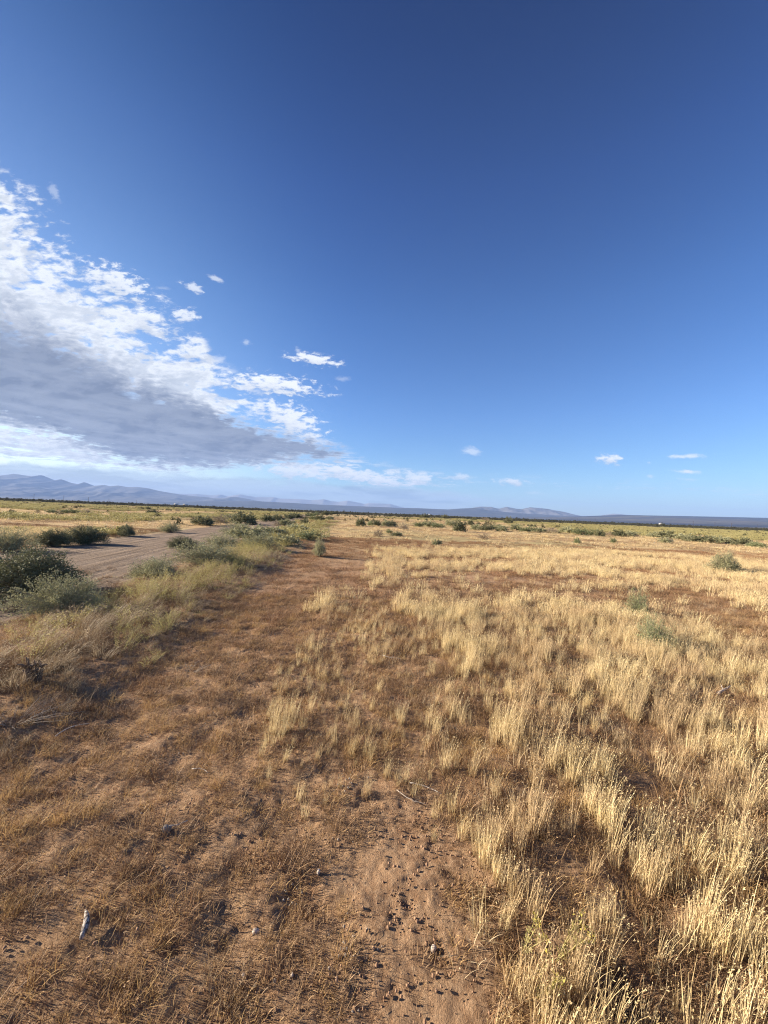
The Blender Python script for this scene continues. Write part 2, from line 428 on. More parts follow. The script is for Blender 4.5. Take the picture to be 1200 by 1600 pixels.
def stone_mat(name, a, c, sc=40):
    m, b = new_mat(name)
    pos = b.n('ShaderNodeTexCoord').outputs['Object']
    n = b.noise(pos, sc, 6, .65); n2 = b.noise(pos, sc*4, 4, .6)
    return finish(m, b, b.mix(b.mr(n, .35, .65), a, c), .85, .25, bump=b.m('ADD', n, b.m('MULTIPLY', n2, .5)), bstr=.6, bdist=.004)
M['stone'] = stone_mat('pale stone', (.56, .49, .42), (.36, .28, .21), 90)
M['stonegrey'] = stone_mat('grey stone', (.36, .32, .27), (.22, .18, .14))
M['clod'] = stone_mat('soil clod', (.37, .235, .145), (.25, .15, .09), 60)
m_, b_ = new_mat('weathered wood')
pos_ = b_.n('ShaderNodeTexCoord').outputs['Object']
n_ = b_.noise(pos_, 55, 6, .7, 1.0)
M['wood'] = finish(m_, b_, b_.mix(b_.mr(n_, .35, .65), (.62, .56, .48), (.25, .19, .15)), .85, .15, bump=n_, bstr=.7, bdist=.004)
m_, b_ = new_mat('bark shard')
pos_ = b_.n('ShaderNodeTexCoord').outputs['Object']
n_ = b_.noise(pos_, 70, 6, .7, .6)
M['bark'] = finish(m_, b_, b_.mix(b_.mr(n_, .42, .58), (.50, .46, .42), (.08, .06, .05)), .85, .15, bump=n_, bstr=.7, bdist=.004)

def ground_mat():
    m, b = new_mat('desert ground')
    pos = b.n('ShaderNodeNewGeometry').outputs['Position']
    x, y, z = b.xyz(pos)
    rd = attr(b, 'road'); nearf = attr(b, 'near')
    n1 = b.noise(pos, 3.0, 8, .65); n2 = b.noise(pos, 38, 6, .7); n3 = b.noise(pos, 150, 5, .7); n4 = b.noise(pos, .45, 5, .55)
    soil = b.mix(b.mr(n1, .35, .65), (.38, .24, .14), (.26, .15, .085))
    soil = b.mix(b.mr(n2, .38, .68), soil, (.46, .31, .19))
    soil = b.mix(b.mr(n3, .62, .72), soil, (.60, .44, .29))
    road = b.mix(b.mr(b.noise(pos, .8, 6, .6), .35, .65), (.215, .165, .125), (.275, .215, .165))
    rx = b.m('ADD', x, b.m('MULTIPLY', y, .145))
    stripe = b.noise(b.vec(b.m('MULTIPLY', rx, 3.2), b.m('MULTIPLY', y, .13), 0.0), 1.0, 5, .6)
    road = b.mix(b.m('MULTIPLY', b.mr(stripe, .42, .60), .6), road, (.19, .14, .10))
    road = b.mix(b.mr(n3, .66, .74), road, (.42, .33, .26))
    # far field: straw with olive and russet patches
    stre = b.vec(b.m('MULTIPLY', x, .35), y, 0.0)
    f1 = b.noise(stre, .09, 6, .65); f2 = b.noise(b.vec(x, y, 3.0), .05, 5, .6)
    f3 = b.noise(pos, 1.2, 6, .7)
    far = b.mix(b.mr(f1, .42, .6), (.56, .41, .215), (.40, .26, .135))
    far = b.mix(b.m('MULTIPLY', b.mr(b.m('ADD', f2, b.m('MULTIPLY', b.m('SUBTRACT', f3, .5), .35)), .47, .58), .7), far, (.31, .275, .135))
    far = b.mix(b.mr(f3, .5, .7), far, (.22, .15, .085))
    d = b.m('SQRT', b.m('ADD', b.m('MULTIPLY', x, x), b.m('MULTIPLY', y, y)))
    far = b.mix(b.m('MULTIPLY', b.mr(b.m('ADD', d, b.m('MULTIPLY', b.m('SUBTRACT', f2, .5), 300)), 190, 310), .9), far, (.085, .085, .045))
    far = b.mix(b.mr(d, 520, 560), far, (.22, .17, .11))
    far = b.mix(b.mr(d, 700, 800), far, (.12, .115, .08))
    c = b.mix(b.mr(d, 9, 26), soil, far)
    c = b.mix(rd, c, road)
    bump = b.m('ADD', b.m('ADD', b.m('MULTIPLY', n2, .6), b.m('MULTIPLY', n3, .35)), b.m('MULTIPLY', b.m('MULTIPLY', stripe, rd), 4.0))
    return finish(m, b, c, .95, .1, bump=bump, bstr=1.0, bdist=.045)
M['ground'] = ground_mat()

# ------------------------------------------------------------------ the ground, one sheet
def axis(lo, hi, step, far, g=1.055):
    a = list(np.arange(lo, hi+1e-6, step)); s = step; v = hi; out = []
    while v < far: s = s*g; v += s; out.append(v)
    s = step; v = lo; neg = []
    while v > -far: s = s*g; v -= s; neg.append(v)
    return np.array(neg[::-1]+a+out)
gx = axis(-3.2, 3.2, .0125, 15000, 1.05); gy = axis(.9, 4.6, .0125, 15000, 1.05)
gy = gy[gy > -3000]
X, Y = np.meshgrid(gx, gy)
Z = H(X, Y)
nx, ny = len(gx), len(gy)
me = bpy.data.meshes.new('ground')
me.vertices.add(nx*ny); me.vertices.foreach_set('co', np.stack([X.ravel(), Y.ravel(), Z.ravel()], 1).ravel())
ii = (np.arange(ny-1)[:, None]*nx+np.arange(nx-1)[None, :]).ravel()
Q = np.stack([ii, ii+1, ii+nx+1, ii+nx], 1).astype(np.int32)
me.loops.add(Q.size); me.loops.foreach_set('vertex_index', Q.ravel())
me.polygons.add(len(Q)); me.polygons.foreach_set('loop_start', np.arange(0, Q.size, 4, dtype=np.int32)); me.polygons.foreach_set('loop_total', np.full(len(Q), 4, np.int32))
me.polygons.foreach_set('use_smooth', np.ones(len(Q), bool))
me.update(calc_edges=True)
rdm = sst(X, road_l(Y)-.25, road_l(Y)+.25)*(1-sst(X+.5*(fbm(X, Y, 1.2, 3, 9)-.5), road_r(Y)-.35, road_r(Y)+.15))*(Y > -50)*(1-sst(Y, 180, 240))
a_ = me.attributes.new('road', 'FLOAT', 'POINT'); a_.data.foreach_set('value', rdm.ravel().astype(np.float32))
a_ = me.attributes.new('near', 'FLOAT', 'POINT'); a_.data.foreach_set('value', (1-sst(np.hypot(X, Y), 5, 15)).ravel().astype(np.float32))
me.materials.append(M['ground'])
tag(link(bpy.data.objects.new('ground', me)), kind='structure')

# ------------------------------------------------------------------ mountains and the far plain
def hill_mat(name, a, c, sc, grass=None):
    m, b = new_mat(name)
    pos = b.n('ShaderNodeNewGeometry').outputs['Position']
    n = b.noise(pos, sc, 7, .6, .3)
    col = b.mix(b.mr(n, .4, .62), a, c)
    if grass:  # second colour laid in stretched noise bands: colour, scale, range
        x, y, z = b.xyz(pos)
        n5 = b.noise(b.vec(b.m('MULTIPLY', x, .12), y, 0.0), grass[1], 5, .6)
        col = b.mix(b.mr(n5, grass[2], grass[3]), col, grass[0])
    return finish(m, b, col, .95, .05)
def mountain(name, prof, D, depth, mat, rid=.35, seed=1, crest=.55, nu=500, nd=70, sc=5.0, foot_lift=0.0):
    us, vs = zip(*[uv(*p) for p in prof])
    U = np.linspace(us[0], us[-1], nu); T = np.linspace(0, 1, nd)
    hv = np.interp(U, us, vs)
    fr = np.minimum(1, np.minimum(U-us[0], us[-1]-U)/(.02*(us[-1]-us[0]))+.0)
    UU, TT = np.meshgrid(U, T)
    yy = D + (TT-crest)*depth
    xx = UU*D                                # ridge line stays straight across, not fanned from the camera
    Hc = hv*D + CAM_H
    up = np.clip(TT/crest, 0, 1); dn = np.clip((1-TT)/(1-crest), 0, 1)
    shape = np.minimum(up**1.25, dn**.9)
    k = sc/D
    n = np.abs(2*fbm(xx+yy*.35, yy*.6, k, 5, seed)-1)*1.6
    n2 = fbm(xx, yy, k*.5, 4, seed+9)
    amp = 4*up*(1-up)
    z = Hc[None, :]*(shape - rid*amp*n*(.5+n2)*np.where(TT < crest, 1, 1))
    small = Hc[None, :]*.10*(fbm(xx, yy, k*8, 4, seed+3)-.5)*amp
    z = np.maximum(z+small, -6.0)
    z[0, :] = -6; z[-1, :] = -6
    mb = MB()
    i = (np.arange(nd-1)[:, None]*nu+np.arange(nu-1)[None, :]).ravel()
    mb.add(np.stack([xx.ravel(), yy.ravel(), z.ravel()], 1), np.stack([i, i+1, i+nu+1, i+nu], 1))
    return tag(mb.obj(name, mat, smooth=True), kind='structure')

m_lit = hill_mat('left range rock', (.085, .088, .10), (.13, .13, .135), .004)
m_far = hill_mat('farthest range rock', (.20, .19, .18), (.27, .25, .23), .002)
m_dark = hill_mat('foothills in cloud shadow', (.045, .05, .055), (.07, .07, .07), .003)  # cloud shadow over the foothills put into this dark slate colour
m_grey = hill_mat('bare grey range rock', (.09, .088, .09), (.17, .16, .155), .006)
m_plain = hill_mat('dark banded slope', (.085, .075, .06), (.14, .12, .085), .004, ((.03, .034, .05), .0012, .42, .54))  # blue-black bands over an olive-brown base
mountain('mountain_range', [(-420, 735), (-300, 722), (-150, 732), (-60, 748), (0, 743), (23, 740), (50, 744), (65, 742), (87, 751), (96, 748.5), (110, 754), (123, 756), (132, 753), (147, 759), (164, 757.5), (172, 759.5), (185, 758.5),
          (200, 761), (218, 761), (233, 763), (250, 767), (267, 770), (283, 772.5), (300, 775), (317, 776), (333, 778), (350, 778), (368, 776), (385, 779), (400, 782), (440, 788), (480, 793), (520, 798)], 9000, 5200, m_lit, rid=.34, seed=3, crest=.7, nd=90, sc=9)
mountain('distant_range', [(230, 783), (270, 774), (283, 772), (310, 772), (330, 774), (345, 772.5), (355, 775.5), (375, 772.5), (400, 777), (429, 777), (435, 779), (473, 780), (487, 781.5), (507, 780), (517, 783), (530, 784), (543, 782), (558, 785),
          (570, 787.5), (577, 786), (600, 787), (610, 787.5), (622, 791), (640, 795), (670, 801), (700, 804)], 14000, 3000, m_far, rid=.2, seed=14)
mountain('dark_foothills', [(150, 783), (260, 784), (330, 783), (400, 783), (450, 785.5), (500, 788.5), (550, 790.5), (600, 792.5), (623, 793.5), (653, 794), (687, 795.5), (700, 796), (717, 794.7), (742, 793.5), (760, 797), (800, 801), (880, 806), (950, 812)], 7000, 2500, m_dark, rid=.12, seed=22)
mountain('bare_mountains', [(690, 803), (715, 798), (735, 794), (750, 791.5), (767, 792), (775, 794), (780, 794.7), (792, 792), (800, 793.5), (808, 795), (815, 795.5), (828, 792.5), (840, 793.5), (855, 795), (867, 797.5), (883, 800), (893, 803), (907, 806), (925, 809.5), (950, 814)], 8200, 2600, m_grey, rid=.5, seed=31, nu=600, nd=90, sc=16)
mountain('distant_slope', [(800, 809), (880, 807.5), (930, 806), (970, 804.3), (1000, 805), (1060, 806), (1120, 807.2), (1200, 809), (1320, 812), (1500, 820), (1700, 838)], 5000, 7000, m_plain, rid=.02, seed=41, crest=.6, nd=60)
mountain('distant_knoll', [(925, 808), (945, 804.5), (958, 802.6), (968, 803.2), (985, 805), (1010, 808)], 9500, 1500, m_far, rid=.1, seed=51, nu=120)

# ------------------------------------------------------------------ tuft meshes for the scattered stuff (kept out of the scene, used only as instance sources)
def src(name, me, coll):
    o = bpy.data.objects.new(name, me); coll.objects.link(o)
def coll(name): return bpy.data.collections.new(name)

def heads(mb, P, L, w, n=5, rg=rng):
    """spikelets around the top of each stem"""
    tip = P[:, -1, :]; d = P[:, -1, :]-P[:, -2, :]
    d = d/np.maximum(np.linalg.norm(d, axis=1, keepdims=True), 1e-6)
    for k in range(n):
        q = tip - d*(L*rg.uniform(0, .9, len(tip)))[:, None]
        dd = d + rg.normal(0, .35, d.shape) + np.array([.25, 0, -.1])
        leaves(mb, q, dd, L*rg.uniform(.35, .6, len(tip)), w*rg.uniform(.7, 1.3, len(tip)), rg, t=np.ones(len(tip)))

def tuft(nb, rad, h0, h1, w, lean=.25, bias=.12, mat='straw', head=0.0, name='tuft', curl=.7, segs=4, seed=0, messy=0.0, facing=None):
    g = np.random.default_rng(seed+900); mb = MB()
    a = g.uniform(0, 2*np.pi, nb); r = rad*np.sqrt(g.random(nb))
    base = np.stack([r*np.cos(a), r*np.sin(a), np.full(nb, -.01)], 1)
    h = g.uniform(h0, h1, nb)
    ln = g.normal(0, lean*.6, (nb, 2))*h[:, None] + base[:, :2]*.5 + np.array([bias, -.02])*h[:, None]*g.uniform(.4, 1.5, nb)[:, None]
    P = blades(mb, base, h, ln, w*g.uniform(.7, 1.4, nb), curl, segs, g, face=facing)
    if head > 0:
        sel = g.random(nb) < .7
        heads(mb, P[sel], head, w*1.15, 3, g)
    if messy > 0:
        k = int(nb*messy); b2 = np.stack([g.normal(0, rad, k), g.normal(0, rad, k), g.uniform(0, .02, k)], 1)
        an = g.uniform(0, 2*np.pi, k); L = g.uniform(.4, 1, k)*h1*.6
        blades(mb, b2, g.uniform(.005, .05, k), np.stack([np.cos(an)*L, np.sin(an)*L], 1), w*g.uniform(.6, 1.1, k), .2, 3, g)
    return mb.mesh(name, M[mat])

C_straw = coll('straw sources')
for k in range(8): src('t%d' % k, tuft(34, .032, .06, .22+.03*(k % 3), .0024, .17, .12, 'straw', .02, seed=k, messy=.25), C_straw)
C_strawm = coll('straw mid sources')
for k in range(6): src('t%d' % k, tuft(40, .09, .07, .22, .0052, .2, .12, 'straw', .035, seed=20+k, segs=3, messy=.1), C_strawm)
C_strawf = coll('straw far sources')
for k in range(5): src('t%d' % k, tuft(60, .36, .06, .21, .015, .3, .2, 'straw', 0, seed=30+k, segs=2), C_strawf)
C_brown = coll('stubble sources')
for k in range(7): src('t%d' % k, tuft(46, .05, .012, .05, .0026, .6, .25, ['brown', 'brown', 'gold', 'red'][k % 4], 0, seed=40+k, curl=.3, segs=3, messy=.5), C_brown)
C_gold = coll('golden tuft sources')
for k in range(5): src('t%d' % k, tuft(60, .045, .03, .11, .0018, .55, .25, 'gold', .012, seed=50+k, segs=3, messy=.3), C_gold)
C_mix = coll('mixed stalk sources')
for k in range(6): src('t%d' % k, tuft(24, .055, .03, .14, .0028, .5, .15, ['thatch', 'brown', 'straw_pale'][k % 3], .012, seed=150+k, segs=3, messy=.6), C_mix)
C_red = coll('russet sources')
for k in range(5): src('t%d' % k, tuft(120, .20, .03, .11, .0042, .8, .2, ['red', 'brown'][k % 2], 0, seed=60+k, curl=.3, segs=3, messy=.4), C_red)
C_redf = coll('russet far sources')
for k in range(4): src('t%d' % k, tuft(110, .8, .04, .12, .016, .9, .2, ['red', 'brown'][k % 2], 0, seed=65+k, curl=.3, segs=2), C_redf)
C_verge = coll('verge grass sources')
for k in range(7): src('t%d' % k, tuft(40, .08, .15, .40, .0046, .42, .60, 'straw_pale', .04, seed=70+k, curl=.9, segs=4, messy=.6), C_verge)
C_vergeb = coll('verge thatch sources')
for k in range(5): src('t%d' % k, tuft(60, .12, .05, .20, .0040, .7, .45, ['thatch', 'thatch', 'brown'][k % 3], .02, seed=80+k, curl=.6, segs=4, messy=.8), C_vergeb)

def weed_mesh(seed, h=.35, rad=.14, nst=16, lw=.006, ll=.016, lpst=26, mat='weed', name='weed', stemw=.003, bias=.25):
    g = np.random.default_rng(seed+300); mb = MB()
    a = g.uniform(0, 2*np.pi, nst); r = rad*np.sqrt(g.random(nst))
    base = np.stack([r*np.cos(a), r*np.sin(a), np.full(nst, -.01)], 1)
    hh = g.uniform(.5, 1, nst)*h
    ln = g.normal(0, .28, (nst, 2))*hh[:, None]+base[:, :2]*.8+np.array([bias, 0])*hh[:, None]
    P = blades(mb, base, hh, ln, np.full(nst, stemw), .6, 5, g, tip=.5)
    for j in range(nst):
        s = g.uniform(.3, 1.0, lpst)*5; i0 = np.minimum(s.astype(int), 4); fr = s-i0
        q = P[j, i0]*(1-fr)[:, None]+P[j, i0+1]*fr[:, None]
        q = q+g.normal(0, .012*h/.35, q.shape)
        leaves(mb, q, g.normal(0, 1, q.shape)+np.array([0, 0, .5]), g.uniform(.6, 1.3, lpst)*ll, g.uniform(.7, 1.3, lpst)*lw, g, t=np.ones(lpst))
    return mb.mesh(name, M[mat])
C_weed = coll('weed sources')
for k in range(6): src('t%d' % k, weed_mesh(k, .34+.05*(k % 3), nst=20), C_weed)
C_weedf = coll('weed far sources')
for k in range(4): src('t%d' % k, weed_mesh(10+k, .45, .6, 40, .045, .085, 16, 'weedfar', stemw=.012), C_weedf)

def clod_mesh(seed, mat='clod'):
    g = np.random.default_rng(seed); mb = MB()
    for q in range(26):
        c = np.array([g.normal(0, .06), g.normal(0, .06), 0.0]); s = min(g.gamma(2.0, .0011), .0045)+.0008
        th = np.linspace(0, 2*np.pi, 6, endpoint=False)+g.random()
        r1 = s*g.uniform(.7, 1.3, 6); r2 = s*g.uniform(.5, .95, 6)
        v = [c+np.array([r1[i]*np.cos(th[i]), r1[i]*np.sin(th[i]), -.003]) for i in range(6)]
        v += [c+np.array([r2[i]*np.cos(th[i]), r2[i]*np.sin(th[i]), s*g.uniform(.3, .6)]) for i in range(6)]
        v += [c+np.array([0, 0, s*.65])]
        mb.add(v, [(i, (i+1) % 6, 6+(i+1) % 6, 6+i) for i in range(6)]); mb.f.append(np.array([(6+i, 6+(i+1) % 6, 12) for i in range(6)])+mb.n-13)
    return mb.mesh('clods', M[mat])
C_clod = coll('clod sources')
for k in range(5): src('t%d' % k, clod_mesh(k, 'clod'), C_clod)
C_peb = coll('pebble sources')
for k in range(3): src('t%d' % k, clod_mesh(30+k, 'stonegrey'), C_peb)

def scrub_mesh(seed, mat='creosote'):
    g = np.random.default_rng(seed+70); mb = MB(); n = 260
    a = g.uniform(0, 2*np.pi, n); e = g.random(n)
    p = np.stack([np.cos(a)*e*1.3, np.sin(a)*e*1.3, g.random(n)*1.5*(1.05-e*e)], 1)
    leaves(mb, p, g.normal(0, 1, p.shape), g.uniform(.15, .4, n), g.uniform(.1, .3, n), g)
    return mb.mesh('scrub', M[mat])
C_scrub = coll('scrub sources')
for k in range(4): src('t%d' % k, scrub_mesh(k), C_scrub)

def scatter(name, colle, x, y, scl, rz, label, cat, tilt=.08, zoff=0.0, ns=None):
    N = len(x); g = np.random.default_rng(len(name)*31+N)
    z = H(x, y)+zoff
    me = bpy.data.meshes.new(name); me.vertices.add(N)
    me.vertices.foreach_set('co', np.stack([x, y, z], 1).ravel())
    rot = np.stack([g.normal(0, tilt, N), g.normal(0, tilt, N), rz], 1).astype(np.float32)
    at = me.attributes.new('rot', 'FLOAT_VECTOR', 'POINT'); at.data.foreach_set('vector', rot.ravel())
    at = me.attributes.new('scl', 'FLOAT', 'POINT'); at.data.foreach_set('value', np.asarray(scl, np.float32))
    o = link(bpy.data.objects.new(name, me))
    gt = bpy.data.node_groups.new(name, 'GeometryNodeTree')
    gt.interface.new_socket('Geometry', in_out='INPUT', socket_type='NodeSocketGeometry')
    gt.interface.new_socket('Geometry', in_out='OUTPUT', socket_type='NodeSocketGeometry')
    n = gt.nodes; L = gt.links
    gi = n.new('NodeGroupInput'); go = n.new('NodeGroupOutput')
    ci = n.new('GeometryNodeCollectionInfo'); ci.inputs['Collection'].default_value = colle; ci.inputs['Separate Children'].default_value = True
    ip = n.new('GeometryNodeInstanceOnPoints'); ip.inputs['Pick Instance'].default_value = True
    ar = n.new('GeometryNodeInputNamedAttribute'); ar.data_type = 'FLOAT_VECTOR'; ar.inputs[0].default_value = 'rot'
    er = n.new('FunctionNodeEulerToRotation'); L.new(ar.outputs[0], er.inputs[0]); L.new(er.outputs[0], ip.inputs['Rotation'])
    as_ = n.new('GeometryNodeInputNamedAttribute'); as_.data_type = 'FLOAT'; as_.inputs[0].default_value = 'scl'
    L.new(as_.outputs[0], ip.inputs['Scale'])
    L.new(gi.outputs[0], ip.inputs['Points']); L.new(ci.outputs[0], ip.inputs['Instance'])
    L.new(ip.outputs[0], go.inputs[0])
    md = o.modifiers.new('scatter', 'NODES'); md.node_group = gt
    return tag(o, label, cat, kind='stuff')

# ------------------------------------------------------------------ where the grasses stand
def cand(y0, y1, per_m2, seed, wide=1.12, margin=1.0):
    g = np.random.default_rng(seed)
    area = (y1-y0)*(wide*(y0+y1)+2*margin)
    n = int(area*per_m2*1.0)
    y = np.sqrt(g.random(n)*(y1**2-y0**2)+y0**2) if y0 > 3 else g.uniform(y0, y1, n)
    x = g.uniform(-1, 1, n)*(wide*y+margin)
    if y0 <= 3:
        keep = g.random(n) < (wide*y+margin)/(wide*y1+margin); x, y = x[keep], y[keep]
    return x, y, g
E_PY = [800, 850, 900, 1000, 1100, 1200, 1300, 1400, 1500, 1600, 1900]
E_PX = [540, 590, 605, 640, 652, 668, 705, 765, 800, 790, 790]
SB = [(450, 1150, 38, 75, 1.), (500, 1050, 42, 60, .9), (545, 1150, 32, 50, .7), (604, 1195, 13, 35, .8), (512, 1225, 30, 35, .7), (428, 1190, 30, 40, .7), (388, 1215, 25, 25, .5), (575, 1200, 20, 40, .6), (690, 1300, 14, 25, .9),
      (735, 1255, 25, 40, 1), (746, 1450, 12, 16, .8), (830, 1130, 60, 90, .6), (520, 950, 50, 25, .6), (640, 960, 40, 20, .4), (470, 1255, 20, 40, .4)]
SB += [(600, 895, 35, 30, .6), (575, 1000, 60, 45, .65), (470, 1090, 45, 50, .8), (545, 1075, 60, 50, .6), (590, 1140, 50, 50, .5), (640, 1210, 40, 30, .5), (500, 1180, 60, 40, .5)]
SG = [(748, 1165, 22, 40, 1.), (980, 1240, 45, 30, .9), (978, 1560, 34, 55, 1.), (1040, 1430, 30, 45, .8), (1115, 1290, 60, 25, .8), (690, 1045, 40, 20, .5), (1000, 1180, 60, 40, .5), (985, 1320, 30, 20, .5), (840, 1415, 30, 20, .5),
      (1100, 1080, 90, 14, .5), (640, 1060, 30, 60, .5), (1105, 1160, 60, 20, .5), (870, 1480, 30, 30, .4), (1050, 1490, 15, 60, .5)]
def straw_mask(x, y):
    px, py = to_px(x, y)
    e = np.interp(py, E_PY, E_PX)
    wd = np.interp(py, [800, 900, 1100, 1600], [12, 25, 30, 30])
    base = sst(px + (fbm(x, y, 3., 3, 71)-.5)*wd*3, e-wd, e+wd)
    d = np.hypot(x, y)
    n_near = sst(.5*fbm(x*1.4, y*.8, 2.2, 3, 61)+.5*fbm(x*1.3, y, 7.5, 2, 63), .44, .56)
    n_mid = sst(fbm(x*.8, y*1.2, .42, 4, 62), .44, .56)
    k = sst(d, 4, 9)
    m = base*((1-k)*(.06+.94*n_near)+k*(.05+.95*n_mid*(.3+.7*sst(fbm(x, y, 1.5, 3, 64), .38, .56))))
    for (bx, by, rx, ry, s) in SB: m = np.maximum(m, s*(1-sst(np.hypot((px-bx)/rx, (py-by)/ry), .6, 1.25))*(.4+.6*n_near))
    for (bx, by, rx, ry, s) in SG: m = m*(1-s*(1-sst(np.hypot((px-bx)/rx, (py-by)/ry), .5, 1.2)))
    # the far field beyond the end of the track
    m = np.maximum(m, sst(y, 20, 28)*sst(x, verge_r(y)-.5, verge_r(y)+.5)*(.3+.7*n_mid))
    # field left of the road
    m = np.maximum(m, (1-sst(x, road_l(y)-1.2, road_l(y)-.3))*(.15+.85*sst(fbm(x*.5, y, .22, 4, 66), .42, .55)))
    return m*(1-verge_zone(x, y))*(1-road_zone(x, y))
def road_zone(x, y): return sst(x, road_l(y)-.4, road_l(y)+.2)*(1-sst(x, road_r(y)-.3, road_r(y)+.1))
def verge_zone(x, y):
    n = (fbm(x, y, 1.8, 3, 33)-.5)
    return sst(x, road_r(y)-.1, road_r(y)+.4)*(1-sst(x+n*.9, verge_r(y)-.35, verge_r(y)+.2))*(1-sst(y, 45, 60))
def vs(x, y): return (.40+.60*sst(verge_r(y)-x, -.1, 1.15))*(.65+.35*sst(x, road_r(y), road_r(y)+1.0))
def green_mask(x, y):
    """weed cover: the verge away from the camera and bands in the far fields"""
    v = verge_zone(x, y)*sst(y, 3.0, 4.6)*(.35+.65*sst(x, road_r(y)+.3, road_r(y)+1.6))*sst(fbm(x, y, .9, 3, 44), .30, .50)*(1-.3*sst(x, verge_r(y)-1.2, verge_r(y)-.1))
    lf = (1-sst(x, road_l(y)-1.0, road_l(y)-.2))*sst(fbm(x*.45, y, .16, 4, 45), .46, .58)
    px, py = to_px(x, y)
    dh = py-(801.5+.04*(px-600))
    rt = sst(px, 820, 1010)*sst(dh, 4, 7)*(1-sst(dh, 17, 24))*(.5+.5*sst(fbm(x*.4, y, .12, 3, 48), .42, .58))
    md = sst(px, 560, 640)*(1-sst(px, 850, 1000))*sst(dh, 1, 3)*(1-sst(dh, 9, 14))*sst(fbm(x*.3, y, .06, 3, 47), .45, .6)
    return np.clip(v+lf+rt*.9+md*.7, 0, 1)
def bare_mask(x, y):
    px, py = to_px(x, y)
    m = (1-sst(np.abs(px-(622+(py-1400)*.02+20*np.sin(py*.03))+110*(fbm(x, y, 7, 3, 88)-.5))/np.interp(py, [1240, 1300, 1400, 1600], [70, 95, 110, 130]), .5, 1.1))*sst(py, 1225, 1265)
    return m

parts = {}
def place(key, c, x, y, s, rz): parts.setdefault(key, []).append((c, x, y, s, rz))
# tall straw near, mid, far
x, y, g = cand(.35, 6.5, 400, 1); m = straw_mask(x, y); k = g.random(len(x)) < m*.98
x, y, m = x[k], y[k], m[k]; px, py = to_px(x, y)
sc = (.45+.5*m)*g.uniform(.55, 1.3, len(x))*np.where(px < 660, .85, 1.0)
scatter('straw_grass', C_straw, x, y, sc, g.normal(0, .7, len(x)), 'tall pale golden dry grass standing in clumps across the foreground right of the bare track', 'dry grass')
n_near = len(x)
x, y, g = cand(6, 20, 60, 2); m = straw_mask(x, y); k = g.random(len(x)) < m*.95; x, y = x[k], y[k]
scatter('straw_grass', C_strawm, x, y, g.uniform(.55, 1.25, len(x)), g.normal(0, .8, len(x)), 'golden dry grass in wide patches over the middle of the field', 'dry grass')
x, y, g = cand(19, 130, 1.5, 3, 1.1); m = straw_mask(x, y)*(1-.9*green_mask(x, y)); k = g.random(len(x)) < m*np.interp(y, [19, 40, 130], [1, .8, .35]); x, y = x[k], y[k]
scatter('straw_grass', C_strawf, x, y, g.uniform(.7, 1.25, len(x)), g.uniform(0, 6.28, len(x)), 'pale dry grass covering the far field on both sides of the dirt road', 'dry grass')
# low stubble
x, y, g = cand(.35, 7, 480, 4)
vz = verge_zone(x, y); rz_ = road_zone(x, y); bm = bare_mask(x, y); sm = straw_mask(x, y)
dn = .48+.52*sst(.5*fbm(x, y, 3.0, 3, 81)+.5*fbm(x, y, 13, 2, 82), .42, .56)
k = g.random(len(x)) < dn*(1-rz_)*(1-.93*bm)*(1-.6*vz); x, y = x[k], y[k]
scatter('stubble', C_brown, x, y, g.uniform(.6, 1.25, len(x)), g.normal(0, 1.0, len(x)), 'matted brown stubble lying low over the sandy soil of the track', 'stubble')
x, y, g = cand(.35, 7, 70, 5); k = g.random(len(x)) < sst(fbm(x, y, 2.6, 3, 91), .48, .62)*(1-road_zone(x, y))*(1-.97*bare_mask(x, y)); x, y = x[k], y[k]
scatter('short_grass', C_gold, x, y, g.uniform(.5, 1.2, len(x)), g.normal(0, 1.0, len(x)), 'short orange gold grass tufts scattered over the sandy foreground', 'short grass')
x, y, g = cand(5, 24, 34, 6); k = g.random(len(x)) < (1-.75*straw_mask(x, y))*(1-road_zone(x, y))*(1-.8*verge_zone(x, y))*(.3+.7*sst(fbm(x, y, 1.2, 3, 92), .38, .55)); x, y = x[k], y[k]
scatter('russet_weeds', C_red, x, y, g.uniform(.5, 1.1, len(x)), g.normal(0, 1.2, len(x)), 'low reddish brown dried weeds between the golden patches and along the track', 'dried weeds')
x, y, g = cand(20, 90, .9, 7); k = g.random(len(x)) < (1-straw_mask(x, y))*(1-road_zone(x, y))*.8; x, y = x[k], y[k]
scatter('russet_weeds', C_redf, x, y, g.uniform(.6, 1.2, len(x)), g.uniform(0, 6.28, len(x)), 'reddish brown dried weeds in thin bands through the far field', 'dried weeds')
x, y, g = cand(.4, 8, 110, 18); k = g.random(len(x)) < (.12+.88*sst(to_px(x, y)[0], 560, 680))*(.3+.7*sst(fbm(x, y, 3.4, 3, 96), .36, .54))*(1-bare_mask(x, y))*(1-verge_zone(x, y))*(1-road_zone(x, y)); x, y = x[k], y[k]
scatter('short_grass', C_mix, x, y, g.uniform(.5, 1.3, len(x)), g.uniform(0, 6.28, len(x)), 'brown gold stalks filling the gaps between the tall straw clumps', 'short grass')
x, y, g = cand(.4, 9.5, 85, 16); k = g.random(len(x)) < (.4+.6*sst(to_px(x, y)[0], 600, 700))*(.4+.6*sst(fbm(x, y, 2.4, 3, 94), .38, .55))*(1-bare_mask(x, y)); x, y = x[k], y[k]
scatter('russet_weeds', C_vergeb, x, y, g.uniform(.3, .75, len(x)), g.uniform(0, 6.28, len(x)), 'dark brown tangle of fallen stems between the straw clumps in the foreground', 'dried weeds', tilt=.2)
